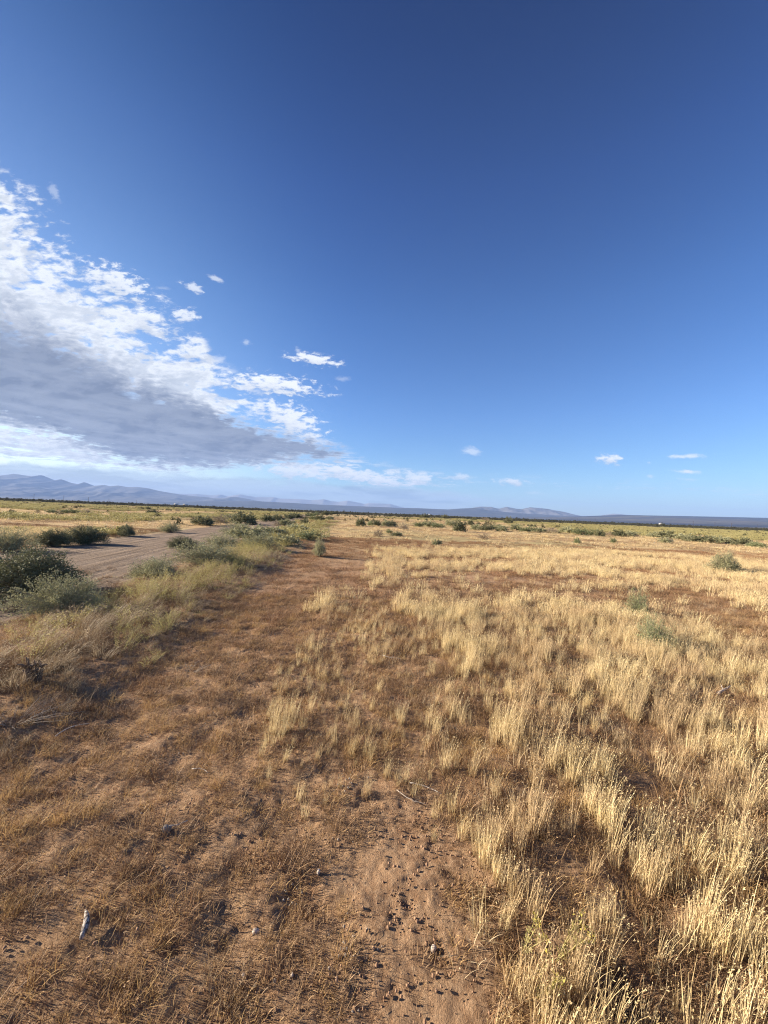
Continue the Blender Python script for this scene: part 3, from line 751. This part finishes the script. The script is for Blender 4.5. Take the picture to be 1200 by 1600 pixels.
# verge
x, y, g = cand(.6, 13, 130, 8); vz = verge_zone(x, y); gm = green_mask(x, y)
k = g.random(len(x)) < vz*(1-.6*gm)*(.25+.75*sst(fbm(x, y, 1.6, 3, 93), .38, .56))*.75; x, y = x[k], y[k]
scatter('verge_grass', C_verge, x, y, vs(x, y)*g.uniform(.4, 1.0, len(x)), g.normal(-.15, .45, len(x)), 'long dry grass on the left verge, bent over to the right by the wind', 'dry grass', tilt=.12)
x, y, g = cand(.6, 14, 100, 9); k = g.random(len(x)) < verge_zone(x, y)*.8*(.3+.7*sst(fbm(x, y, 2.2, 3, 95), .38, .56)); x, y = x[k], y[k]
scatter('verge_thatch', C_vergeb, x, y, vs(x, y)*g.uniform(.6, 1.2, len(x)), g.normal(0, .8, len(x)), 'tangled brown thatch of fallen stems beneath the verge grass', 'thatch', tilt=.15)
# green
x, y, g = cand(3.0, 26, 32, 10); k = g.random(len(x)) < green_mask(x, y)*(1-sst(-x, 12, 20)*.5)*.85; x, y = x[k], y[k]
scatter('green_weeds', C_weed, x, y, vs(x, y)*g.uniform(.6, 1.3, len(x)), g.normal(0, 1, len(x)), 'yellow green leafy weeds crowding the verge beside the dirt road', 'weeds')
x, y, g = cand(16, 190, .55, 12); k = g.random(len(x)) < green_mask(x, y)*np.interp(y, [16, 60, 190], [1, .7, .3]); x, y = x[k], y[k]
scatter('green_weeds', C_weedf, x, y, g.uniform(.6, 1.2, len(x)), g.uniform(0, 6.28, len(x)), 'olive green weeds in broad bands across the far fields', 'weeds')
# clods and pebbles
x, y, g = cand(.35, 5.5, 170, 13); k = g.random(len(x)) < (.35+.65*bare_mask(x, y))*(1-road_zone(x, y)); x, y = x[k], y[k]
scatter('soil_clods', C_clod, x, y, g.uniform(.5, 1.3, len(x)), g.uniform(0, 6.28, len(x)), 'crumbly sandy clods covering the bare soil', 'soil')
x, y, g = cand(.35, 5, 10, 14); scatter('gravel', C_peb, x, y, g.uniform(.5, 1.1, len(x)), g.uniform(0, 6.28, len(x)), 'small grey gravel sprinkled on the sandy soil', 'gravel')
C_low = coll('low scrub sources')
for k in range(3): src('t%d' % k, scrub_mesh(10+k, 'sage'), C_low)
for k in range(2): src('u%d' % k, scrub_mesh(20+k, 'sagedark'), C_low)
x, y, g = cand(30, 200, .09, 17, 1.12); k = g.random(len(x)) < (1-road_zone(x, y))*(.02+.98*sst(fbm(x*.35, y, .09, 3, 98), .52, .64))*np.interp(y, [30, 45, 200], [.25, 1, .8]); x, y = x[k], y[k]
scatter('low_scrub', C_low, x, y, g.uniform(.16, .38, len(x)), g.uniform(0, 6.28, len(x)), 'low grey green scrub dotted in bands through the far fields', 'scrub', zoff=-.03)
# dark scrub along the horizon
x, y, g = cand(190, 520, .045, 15, 1.15); k = g.random(len(x)) < .2+.8*sst(fbm(x, y, .03, 3, 97), .4, .6); x, y = x[k], y[k]; scatter('desert_scrub', C_scrub, x, y, g.gamma(8, .085, len(x)), g.uniform(0, 6.28, len(x)), 'dark band of desert scrub along the horizon in front of the mountains', 'scrub', zoff=-.1)

# ------------------------------------------------------------------ shrubs
def shrub_meshes(seed, leafmat, ntw=150, lpt=40, ll=.028, lw=.012, flat=.85, lumps=.35, up=.35, stemmat='twig', open_=.25):
    """a rounded desert shrub of unit height and about unit half-width; returns (foliage mesh, branch mesh)"""
    g = np.random.default_rng(seed+5000); fo = MB(); br = MB()
    ph = g.uniform(0, 6.28, 6)
    az = g.uniform(0, 2*np.pi, ntw); el = np.arcsin(g.random(ntw)**.85)
    rr = 1+lumps*(.5*np.sin(2*az+ph[0])*np.cos(el)+.4*np.sin(3*az+ph[1]+2*el)+.35*np.sin(5*az+ph[2]-3*el)+g.normal(0, .22, ntw))
    tip = np.stack([np.cos(az)*np.cos(el)*rr, np.sin(az)*np.cos(el)*rr*flat, np.sin(el)*rr*.9+.04], 1)
    b0 = np.stack([g.normal(0, .10, ntw), g.normal(0, .10, ntw), np.full(ntw, -.03)], 1)
    K = 7; s = np.linspace(0, 1, K)
    mid = (tip-b0)
    P = b0[:, None, :]+mid[:, None, :]*s[None, :, None]
    P[:, :, 2] += (up*np.sin(np.pi*s)[None, :]*.5*np.linalg.norm(mid[:, :2], axis=1)[:, None])*(1-.5*g.random(ntw))[:, None]
    P += g.normal(0, .015, P.shape)*s[None, :, None]
    w = .016*(1-.8*s)
    for q in range(2):
        an = g.uniform(0, np.pi, ntw); sd = np.stack([np.cos(an), np.sin(an), g.normal(0, .5, ntw)], 1)
        V = np.stack([P-sd[:, None]*w[None, :, None]*.5, P+sd[:, None]*w[None, :, None]*.5], 2).reshape(-1, 3)
        i0 = ((np.arange(ntw)*K*2)[:, None]+(np.arange(K-1)*2)[None, :]).ravel()
        br.add(V, np.stack([i0, i0+1, i0+3, i0+2], 1), 1.0, np.repeat(g.random(ntw), K*2))
    for j in range(ntw):
        s_ = (open_+(1-open_)*g.random(lpt)**.55)*(K-1-1e-4); i = s_.astype(int); fr = (s_-i)[:, None]
        q = P[j, i]*(1-fr)+P[j, i+1]*fr
        ax = P[j, np.minimum(i+1, K-1)]-P[j, i]; ax = ax/np.maximum(np.linalg.norm(ax, axis=1, keepdims=True), 1e-6)
        q = q+g.normal(0, .035, q.shape)*(.4+s_/(K-1))[:, None]
        leaves(fo, q, ax*.8+g.normal(0, .75, q.shape)+np.array([0, 0, .3]), g.uniform(.6, 1.3, lpt)*ll, g.uniform(.7, 1.3, lpt)*lw, g, t=np.ones(lpt), r=np.clip(g.normal(.5, .22, lpt)+g.normal(0, .15), 0, 1))
    return fo.mesh('foliage', M[leafmat]), br.mesh('branches', M[stemmat])

V_NEAR = {'sagedark': shrub_meshes(1, 'sagedark', 420, 60, .045, .020, lumps=.28), 'sage': shrub_meshes(2, 'sage', 300, 50, .05, .020, lumps=.4),
          'green': shrub_meshes(3, 'greenbush', 200, 34, .085, .014, lumps=.45, open_=.1), 'pale': shrub_meshes(4, 'sage', 240, 44, .06, .018, lumps=.35)}
V_FAR = {'sage': [shrub_meshes(10+k, 'sage', 110, 26, .13, .07, lumps=.4) for k in range(3)],
         'dark': [shrub_meshes(20+k, 'sagedark', 110, 26, .13, .07, lumps=.4) for k in range(3)],
         'green': [shrub_meshes(30+k, 'greenbush', 90, 24, .13, .05, lumps=.5) for k in range(2)],
         'brown': [shrub_meshes(40+k, 'brownbush', 90, 24, .12, .03, lumps=.4) for k in range(2)]}
def far_single(pair):                          # foliage and branches fused: too small in the photo to show parts
    return pair[0]
def put_shrub(px, py, wpx, hpx, meshes, label, cat='shrub', group=None, parts=True, name='desert_shrub', rz=None):
    X0, Y0 = gpt(px, py); d = Y0
    d_half = wpx/600*d*.5
    Y0 += d_half*.5
    X0 = X0*(Y0/d)
    z = hz(X0, Y0)
    kf = 1.0 if parts else 1.45
    hw = kf*wpx/600*Y0*.5/1.08; hh = (.9 if parts else 1.2)*hpx/600*Y0/1.02
    rz = random.uniform(0, 6.28) if rz is None else rz
    if parts:
        e = empty(name, (X0, Y0, z), rz); e.scale = (hw, hw, hh)
        f = bpy.data.objects.new('foliage', meshes[0]); link(f, e)
        b = bpy.data.objects.new('branches', meshes[1]); link(b, e)
    else:
        e = bpy.data.objects.new(name, meshes[0]); link(e); e.location = (X0, Y0, z); e.rotation_euler = (0, 0, rz); e.scale = (hw, hw, hh)
    return tag(e, label, cat, group)

G1 = 'desert shrubs along the dirt road'
near = [(38, 940, 190, 78, 'sagedark', "largest dark shrub at the near edge of the dirt road, at the photo's left side"),
        (98, 972, 118, 66, 'sage', 'sage green shrub with pale dead twigs in front of the largest dark shrub'),
        (12, 863, 80, 38, 'pale', "grey green shrub beyond the dirt road, cut by the photo's left side"),
        (82, 854, 52, 29, 'sagedark', 'low dark shrub touching the left side of the rounder dark shrub beyond the road'),
        (133, 851, 62, 31, 'sagedark', 'rounded dark shrub throwing a long shadow across the dirt road'),
        (197, 838, 33, 19, 'sagedark', 'small dark dome shaped shrub by itself at the far edge of the dirt road'),
        (266, 832, 32, 17, 'sage', 'small grey dome shaped shrub at the far road edge, beside yellow green weeds'),
        (286, 857, 46, 20, 'sagedark', 'dark topped low shrub on the near edge of the road behind the wide grey one'),
        (318, 893, 106, 42, 'pale', 'wide grey shrub with a dark right side between dirt road and yellow green verge'),
        (240, 910, 88, 34, 'sage', 'thin pale grey green shrub at the road edge left of the wide grey one'),
        (372, 839, 50, 24, 'sage', 'grey shrub with a dark right half where the road narrows'),
        (346, 864, 64, 30, 'pale', 'pale feathery grey shrub just beyond the wide grey one'),
        (405, 864, 62, 29, 'pale', 'silver grey shrub behind the yellow green weeds of the verge'),
        (498, 872, 25, 30, 'pale', 'small round grey shrub alone at the left edge of the brown track'),
        (997, 966, 44, 46, 'green', 'bright green spiky bush alone in the golden grass'),
        (1022, 1016, 74, 50, 'green', 'wider olive green bush in front of the bright green spiky one'),
        (1132, 896, 48, 34, 'sage', 'pale grey green bush alone in the russet patch at the right')]
for q in near:
    put_shrub(q[0], q[1], q[2], q[3], V_NEAR[q[4]], q[5], group=G1 if q[0] < 520 else 'lone bushes in the grass field')

ORD = ['first', 'second', 'third', 'fourth', 'fifth', 'sixth', 'seventh', 'eighth', 'ninth', 'tenth', 'eleventh', 'twelfth', 'thirteenth', 'fourteenth', 'fifteenth', 'sixteenth', 'seventeenth', 'eighteenth', 'nineteenth', 'twentieth',
       'twenty-first', 'twenty-second', 'twenty-third', 'twenty-fourth', 'twenty-fifth', 'twenty-sixth', 'twenty-seventh', 'twenty-eighth', 'twenty-ninth', 'thirtieth', 'thirty-first', 'thirty-second', 'thirty-third', 'thirty-fourth']
WORD = {'sage': 'grey green', 'dark': 'dark', 'green': 'olive green', 'brown': 'brown'}
def row(lst, where, group):
    lst = sorted(lst)
    for i, (px, py, w, h, kd) in enumerate(lst):
        put_shrub(px, py, w, h, V_FAR[kd][i % len(V_FAR[kd])], '%s shrub, %s %s' % (WORD[kd], ORD[i], where), group=group, parts=False)
row([(318, 821, 30, 11, 'dark'), (345, 820, 22, 13, 'brown'), (382, 819, 34, 14, 'dark'), (359, 814, 16, 9, 'sage'), (418, 815, 18, 9, 'dark'), (434, 814, 20, 8, 'dark'), (452, 811, 16, 7, 'dark'), (463, 810, 14, 7, 'dark'),
     (484, 807.5, 12, 5, 'dark'), (495, 806.5, 10, 5, 'green'), (508, 805.5, 12, 5, 'dark'), (519, 804.5, 10, 4, 'dark')], 'from left in the line along the road\'s far side', 'shrubs lining the far side of the dirt road')
row([(392, 848, 44, 20, 'sage'), (424, 842, 34, 14, 'sage'), (432, 822, 10, 7, 'brown'), (448, 822, 22, 9, 'sage'), (476, 821, 12, 7, 'dark'), (490, 815, 16, 8, 'green'), (500, 816, 14, 8, 'dark'), (460, 836, 36, 12, 'sage'), (446, 856, 36, 14, 'sage'),
     (515, 813, 10, 5, 'sage'), (478, 846, 24, 11, 'green')],
    'from left between road and field, past the silver grey one', 'shrubs between the dirt road and the grass field')
row([(563, 823, 13, 10, 'dark'), (579, 822, 10, 7, 'green'), (589, 822, 12, 7, 'dark'), (603, 823, 12, 8, 'sage'), (613, 823, 12, 7, 'dark'), (655, 824, 15, 7, 'green'), (669, 824, 12, 8, 'sage'), (682, 825, 18, 7, 'green'), (704, 823, 14, 8, 'sage'),
     (735, 822, 9, 7, 'dark'), (745, 829, 16, 8, 'sage'), (761, 830, 16, 8, 'dark'), (776, 828, 14, 7, 'sage'), (785, 831, 18, 8, 'sage'), (806, 829, 14, 8, 'sage'), (824, 832, 20, 8, 'green'), (843, 832, 14, 6, 'sage'), (862, 833, 18, 7, 'brown'),
     (885, 833, 18, 8, 'sage'), (905, 836, 18, 8, 'green'), (922, 837, 16, 7, 'green'), (937, 838, 13, 8, 'dark'), (953, 838, 12, 6, 'brown'), (967, 839, 14, 9, 'dark'), (984, 839, 20, 7, 'sage'), (1026, 841, 18, 9, 'sage'), (1043, 842, 20, 10, 'dark'),
     (1070, 845, 22, 9, 'sage'), (1095, 848, 26, 9, 'dark'), (1127, 850, 24, 9, 'sage'), (1160, 853, 24, 9, 'dark'), (1182, 856, 22, 8, 'green')], 'from left in the long row crossing the field', 'row of shrubs crossing the field')
extra = [(718, 831, 17, 14, 'dark', 'dark bristly shrub standing taller in front of the long row'), (629, 829, 12, 10, 'brown', 'pale brown dried shrub just in front of the left part of the long row'),
         (795, 819, 13, 8, 'dark', 'darkest tall bush standing behind the middle of the long row'), (591, 839, 13, 9, 'brown', 'small brown dried bush by the far end of the track'), (608, 834, 9, 5, 'green', 'tiny olive bush right of the far end of the track'),
         (620, 838, 14, 5, 'dark', 'flat dark bush next to the tiny olive one'), (682, 853, 11, 9, 'sage', 'small grey green dome alone in pale grass with its shadow to the right'), (756, 843, 14, 7, 'brown', 'brown low bush in the pale grass below the bristly dark one'),
         (902, 849, 11, 7, 'green', 'little dark green tuft bush alone in the straw right of centre'), (958, 849, 9, 7, 'green', 'little olive tuft bush alone in the straw, right of the dark green tuft'), (1039, 849, 16, 7, 'sage', 'grey bush just in front of the long row at the right'),
         (663, 810, 13, 5, 'dark', 'dark low bush near the horizon, left one of a pair'), (695, 811, 9, 5, 'dark', 'dark low bush near the horizon, right one of a pair'), (18, 805, 7, 7, 'dark', 'small dark bush in the far left field at the edge of the photo'),
         (238, 803, 17, 6, 'dark', 'dark flat bush alone in the far left field'), (231, 796, 7, 3.5, 'dark', 'tiny dark bush behind the flat dark one in the far left field'), (277, 799, 6, 3.5, 'brown', 'tiny brown bush in the far left field right of the flat dark one'),
         (110, 803, 24, 6, 'green', 'low wide green bush in the far left field beyond the rounded shrubs'), (134, 804, 14, 5, 'brown', 'brown bush touching the right of the low wide green one'), (80, 802, 14, 5, 'green', 'green bush left of the low wide green one in the far field'),
         (741, 814, 8, 4, 'dark', 'small dark bush above the long row, right of the horizon pair'), (758, 815, 10, 5, 'brown', 'small brown bush above the long row beside the small dark one')]
for i, q in enumerate(extra):
    put_shrub(q[0], q[1], q[2], q[3], V_FAR[q[4]][i % 2], q[5], parts=False, group='single bushes in the fields')

# ------------------------------------------------------------------ dead wood, sticks, stones, weed with flowers
def G(px, py, dz=0.0):
    x, y = gpt(px, py); return Vector((x, y, hz(x, y)+dz))
def stick(px0, py0, px1, py1, r0, r1, mat, name, label, cat, bow=.02, lift=(.01, .02), twigs=0, n=9, seed=0):
    g = random.Random(seed); a = G(px0, py0, lift[0]); b = G(px1, py1, lift[1])
    side = (b-a).cross(Vector((0, 0, 1))).normalized()
    pts = []
    for i in range(n):
        s = i/(n-1); p = a.lerp(b, s)+side*bow*math.sin(math.pi*s)+Vector((g.uniform(-1, 1), g.uniform(-1, 1), g.uniform(-1, 1)))*(b-a).length*.012
        pts.append(p)
    o0 = a.copy(); mb = MB()
    tube(mb, [p-o0 for p in pts], [r0+(r1-r0)*i/(n-1) for i in range(n)], 7, g.random(), 1.0)
    kids = []
    for k in range(twigs):
        i = g.randrange(2, n-1); d = (pts[i]-pts[i-1]).normalized()
        q = (d+side*g.choice((-1, 1))*g.uniform(.4, 1.1)+Vector((0, 0, g.uniform(.1, .7)))).normalized(); L = (b-a).length*g.uniform(.15, .35)
        tw = [pts[i]-o0+q*L*t_+Vector((0, 0, -.1*L*t_*t_)) for t_ in (0, .35, .7, 1)]
        m2 = MB(); tube(m2, tw, [r1*.9, r1*.7, r1*.5, r1*.25], 5, g.random(), 1.0); kids.append(m2)
    o = mb.obj(name, M[mat], smooth=True); o.location = o0; tag(o, label, cat)
    for m2 in kids: m2.obj('twig', M[mat], o, True)
    return o
stick(958, 1066, 1082, 1090, .009, .004, 'deadwood', 'dead_branch', 'dark fallen branch with side twigs lying in the golden grass below the green bushes', 'branch', .04, (.05, .03), 5, seed=3)
stick(1122, 1083, 1141, 1075, .016, .007, 'wood', 'driftwood', 'short pale weathered piece of wood lying in the grass near the right edge', 'wood piece', .0, (.03, .05), 1, 6, seed=4)
stick(262, 1292, 293, 1284, .004, .002, 'wood', 'dry_stick', 'thin pale stick leaning against the grey stone in the sandy foreground', 'stick', .01, (.02, .025), 0, seed=5)
stick(86, 1158, 140, 1140, .004, .002, 'wood', 'dry_stick', 'long pale bent stalk lying at the right foot of the left verge', 'stick', -.05, (.03, .04), 0, seed=6)
stick(598, 1028, 630, 1032, .004, .002, 'wood', 'dry_stick', 'pale twig lying in the brown stubble in the middle of the field', 'stick', .02, (.04, .03), 1, seed=7)
stick(300, 1200, 325, 1207, .003, .0015, 'wood', 'dry_stick', 'pale hooked stalk on the track above the grey stone', 'stick', -.02, (.02, .02), 0, seed=8)
stick(620, 1236, 668, 1256, .0028, .0012, 'twig', 'dry_stick', 'thin fallen stalk on bare soil at the top of the sandy patch', 'stick', .02, (.02, .02), 1, seed=9)
stick(640, 1225, 690, 1240, .003, .0015, 'wood', 'dry_stick', 'thinner stalk just behind the fallen one above the sandy patch', 'stick', -.015, (.03, .02), 0, seed=10)

def stone(px, py, size, label, mat='stone', seed=0, squash=(1, .8, .7), cat='stone', name='stone'):
    g = np.random.default_rng(seed); mb = MB(); nu_, nv_ = 14, 9
    th = np.linspace(0, 2*np.pi, nu_, endpoint=False); ph = np.linspace(-np.pi/2, np.pi/2, nv_)[1:-1]
    pl = g.normal(size=(9, 3)); pl /= np.linalg.norm(pl, axis=1, keepdims=True); off = g.uniform(.55, .95, 9)
    def shp(d):
        r = 1.0
        for n_, o_ in zip(pl, off):
            c = d@n_
            if c > 0: r = min(r, o_/c)
        return d*r
    V = [shp(np.array([math.cos(p)*math.cos(t), math.cos(p)*math.sin(t), math.sin(p)])) for p in ph for t in th]
    V += [shp(np.array([0, 0, -1.])), shp(np.array([0, 0, 1.]))]
    size = size*.9; V = np.array(V)*np.array(squash)*size*.5
    k = len(ph); F_ = [(i*nu_+j, i*nu_+(j+1) % nu_, (i+1)*nu_+(j+1) % nu_, (i+1)*nu_+j) for i in range(k-1) for j in range(nu_)]
    mb.add(V, F_); mb.f.append(np.array([(k*nu_, (j+1) % nu_, j) for j in range(nu_)]+[(k*nu_+1, (k-1)*nu_+j, (k-1)*nu_+(j+1) % nu_) for j in range(nu_)]))
    o = mb.obj(name, M[mat]); p = G(px, py); o.location = p+Vector((0, 0, size*squash[2]*.16)); o.rotation_euler = (0, 0, g.uniform(0, 6))
    return tag(o, label, cat)
stone(260, 1293, .055, 'largest stone, grey with a pale left face, beside a thin stick on the track', 'stonegrey', 1, (1.1, .8, .9))
stone(400, 1443, .032, 'white angular pebble on brown stubble, left of the sandy patch', seed=2)
stone(498, 1354, .034, 'pale pinkish upright pebble at the left edge of the sandy patch', seed=3, squash=(.7, .6, 1.1))
stone(678, 1473, .033, 'whitest pebble, on the right side of the sandy patch by a dark hollow', seed=4, squash=(.8, .8, 1.0))
stone(457, 1509, .020, 'small pale pebble low in the photo, right one of two close together', seed=5)
stone(430, 1517, .018, 'small dull pebble low in the photo, left one of two close together', 'stonegrey', seed=6)
stone(381, 1510, .019, 'tiny white pebble farther left than the two close together', seed=7)
stone(458, 1390, .018, 'tiny grey pebble under the pinkish upright one', 'stonegrey', seed=8)
# bark shard
mb = MB(); g_ = random.Random(5)
a0, a1 = G(126, 1470, .012), G(133, 1434, .03)
pts = [a0.lerp(a1, i/8)+Vector((.012*math.sin(math.pi*i/8), 0, .008*math.sin(math.pi*i/8)))-a0 for i in range(9)]
tube(mb, pts, [.006, .009, .011, .012, .011, .010, .008, .005, .002], 7, .4, 1.0)
o = mb.obj('bark_shard', M['bark'], smooth=True); o.location = a0; tag(o, 'curved black and white shard of bark lying on the track at lower left', 'bark piece')

# dead stump and dry brush on the verge
def dead_plant(px, py, h, w, n, mat, name, label, cat, seed, r0=.02, spread=.5, lean=(.1, 0)):
    g = random.Random(seed); p = G(px, py); e = empty(name, p)
    for k in range(n):
        mb = MB(); az = g.uniform(0, 6.28); L = h*g.uniform(.5, 1.0); out = w*g.uniform(.2, 1.0)
        d = Vector((math.cos(az)*out*spread*2+lean[0], math.sin(az)*out*spread+lean[1], L)); q = Vector((math.cos(az)*.03, math.sin(az)*.03, -.03)); ps = []
        for i in range(7):
            s = i/6; ps.append(q+Vector((d.x*s**1.4, d.y*s**1.4, d.z*(s-.12*s*s)))+Vector((g.uniform(-1, 1), g.uniform(-1, 1), g.uniform(-1, 1)))*.03*L*s)
        r = r0*g.uniform(.5, 1)
        tube(mb, ps, [r*(1-.85*i/6) for i in range(7)], 6, g.random(), 1.0)
        for t_ in range(3):
            i = g.randrange(2, 6); dd = Vector((g.uniform(-1, 1), g.uniform(-1, 1), g.uniform(0, 1))).normalized()*L*g.uniform(.15, .35)
            tube(mb, [ps[i], ps[i]+dd*.5+Vector((0, 0, .01)), ps[i]+dd], [r*.4, r*.28, r*.1], 5, g.random(), 1.0)
        mb.obj('branch', M[mat], e, True)
    return tag(e, label, cat)
dead_plant(50, 1085, .25, .10, 12, 'deadwood', 'dead_stump', 'blackened dead stump sticking up out of the verge grass near the left side', 'stump', 2, r0=.035, spread=.35, lean=(-.02, 0))
dead_plant(4, 1065, .22, .25, 5, 'deadwood', 'dead_bush', 'dark bare branches poking in at the left side next to the stump', 'dead bush', 5, r0=.012, spread=.8, lean=(.05, 0))
dead_plant(22, 1140, .16, .22, 34, 'twig', 'dead_bush', 'grey tangle of dry twigs in the verge below the stump', 'dead bush', 8, r0=.004, spread=1.0)
dead_plant(297, 1052, .15, .10, 22, 'twig', 'dead_bush', 'dark wiry dry weed at the right tip of the verge grass', 'dead bush', 9, r0=.003, spread=.9)
dead_plant(110, 968, .34, .4, 24, 'wood', 'dead_bush', 'pale dead stems lying over the sage green shrub on the verge', 'dead bush', 12, r0=.004, spread=.9, lean=(.12, -.1))

def flower_weed(px, py, h, seed, label):
    g = random.Random(seed); p = G(px, py); e = empty('flowering_weed', p)
    gg = np.random.default_rng(seed)
    for k in range(5):
        az = g.uniform(-1.0, 1.2); L = h*g.uniform(.7, 1.0)
        tipv = Vector((math.cos(az)*L*.65, math.sin(az)*L*.4, L*g.uniform(.6, .9))); ps = []
        for i in range(7):
            s = i/6; ps.append(Vector((tipv.x*s, tipv.y*s, tipv.z*(s**.85))))
        mb = MB(); tube(mb, ps, [.0028*(1-.6*i/6) for i in range(7)], 5, g.random(), 1.0)
        pp = np.array([tuple(ps[g.randrange(1, 7)]) for _ in range(16)])
        leaves(mb, pp, gg.normal(0, 1, pp.shape)+np.array([.3, 0, .6]), gg.uniform(.015, .035, 16), gg.uniform(.003, .007, 16), gg, t=np.ones(16))
        st = mb.obj('stem', M['weed'], e)
        mf = MB(); n_ = 9; q = np.array(tuple(ps[-1]))+gg.normal(0, .007, (n_, 3))
        leaves(mf, q, gg.normal(0, 1, (n_, 3))+np.array([0, 0, .6]), np.full(n_, .011), np.full(n_, .007), gg, t=np.ones(n_))
        mf.obj('flower_head', M['flower'], st)
    return tag(e, label, 'weed', 'flowering weeds at lower right')
flower_weed(868, 1500, .20, 3, 'tallest yellow green flowering weed, leaning right in the straw at lower right')
flower_weed(835, 1560, .15, 4, 'low yellow flowering weed near the bottom edge, below the tallest one')
flower_weed(815, 1480, .15, 6, 'slender yellow green weed left of the tallest flowering one')

# ------------------------------------------------------------------ utility poles and far buildings
def pole_meshes():
    a = MB(); tube(a, [(0, 0, -.3), (0, 0, 5), (0, 0, 10)], [.22, .19, .15], 8)
    b = MB(); tube(b, [(-1.3, .2, 9.3), (0, .2, 9.3), (1.3, .2, 9.3)], [.09, .09, .09], 6)
    return a.mesh('post', M['deadwood'], True), b.mesh('crossarm', M['deadwood'], True)
PM = pole_meshes()
def pole(px, D, label, h=10):
    u_, v_ = uv(px, 801.5+.04*(px-600)); e = empty('utility_pole', (u_*D, D, hz(u_*D, D)))
    e.scale = (1.15, 1.15, h/10)
    for n_, me_ in zip(('post', 'crossarm'), PM):
        c = bpy.data.objects.new(n_, me_); link(c, e)
    tag(e, label, 'utility pole', 'distant utility poles')
for i, (px, D) in enumerate([(53, 640), (99.5, 690), (138, 820), (170, 980), (213, 1150), (279, 1250), (322, 1350)]):
    pole(px, D, 'wooden utility pole before the left mountains, %s from the left' % ORD[i])
for i, (px, D) in enumerate([(902, 1150), (930, 1100), (1083, 720), (1117, 800), (1143, 800), (1183, 900)]):
    pole(px, D, 'wooden utility pole before the dark slope, %s of the right-hand group counted from the left' % ORD[i])

def shed(px, D, w, h, label, seed):
    m1 = M.get('shedwall')
    if m1 is None:
        a, b = new_mat('white wall'); n = b.noise(b.n('ShaderNodeTexCoord').outputs['Object'], 2, 3); M['shedwall'] = finish(a, b, b.mix(n, (.42, .41, .39), (.34, .33, .31)), .7)
        a, b = new_mat('grey roof'); n = b.noise(b.n('ShaderNodeTexCoord').outputs['Object'], 2, 3); M['shedroof'] = finish(a, b, b.mix(n, (.35, .33, .32), (.5, .48, .46)), .6)
    u_, _ = uv(px, 801.5+.04*(px-600)); x0 = u_*D
    e = empty('farm_building', (x0, D, hz(x0, D)))
    a = MB(); q = w/2; t_ = 4.0
    a.add([(-q, -t_, -.3), (q, -t_, -.3), (q, t_, -.3), (-q, t_, -.3), (-q, -t_, h), (q, -t_, h), (q, t_, h), (-q, t_, h)], [(0, 1, 5, 4), (1, 2, 6, 5), (2, 3, 7, 6), (3, 0, 4, 7)])
    a.obj('wall', M['shedwall'], e)
    r = MB(); k = q+.4
    r.add([(-k, -t_-.4, h+.01), (k, -t_-.4, h+.01), (k, t_+.4, h+.01), (-k, t_+.4, h+.01), (-k, 0, h+1.6), (k, 0, h+1.6)], [(0, 1, 5, 4), (2, 3, 4, 5), (0, 3, 2, 1)])
    r.f.append(np.array([(0, 4, 3), (1, 2, 5)])); r.obj('roof', M['shedroof'], e)
    tag(e, label, 'building', 'tiny far buildings')
shed(1033, 900, 6, 2.2, 'tiny white building in front of the dark slope at the right', 1)
shed(275, 1300, 10, 3.5, 'tiny pale building at the foot of the left mountains, left one of two', 2)
shed(290, 1300, 14, 3.5, 'tiny pale building at the foot of the left mountains, right one of two', 3)
shed(672, 1000, 6, 2, 'tiny white building on the horizon under the dark foothills', 4)

# ------------------------------------------------------------------ haze
def haze():
    m = bpy.data.materials.new('haze'); m.use_nodes = True; nt = m.node_tree; nt.nodes.clear()
    p = nt.nodes.new('ShaderNodeVolumePrincipled'); p.inputs['Color'].default_value = (.34, .52, .95, 1); p.inputs['Density'].default_value = HAZE_D
    p.inputs['Anisotropy'].default_value = 0.0
    o = nt.nodes.new('ShaderNodeOutputMaterial'); nt.links.new(p.outputs[0], o.inputs['Volume'])
    mb = MB(); a, c = 15500, 15600; z0, z1 = -7.5, 700
    mb.add([(-a, -3500, z0), (a, -3500, z0), (a, c, z0), (-a, c, z0), (-a, -3500, z1), (a, -3500, z1), (a, c, z1), (-a, c, z1)],
           [(0, 3, 2, 1), (4, 5, 6, 7), (0, 1, 5, 4), (1, 2, 6, 5), (2, 3, 7, 6), (3, 0, 4, 7)])
    tag(mb.obj('haze', m), 'thin blue haze over the plain fading the distant mountains', 'haze', kind='stuff')
HAZE_D = 8e-5
haze()
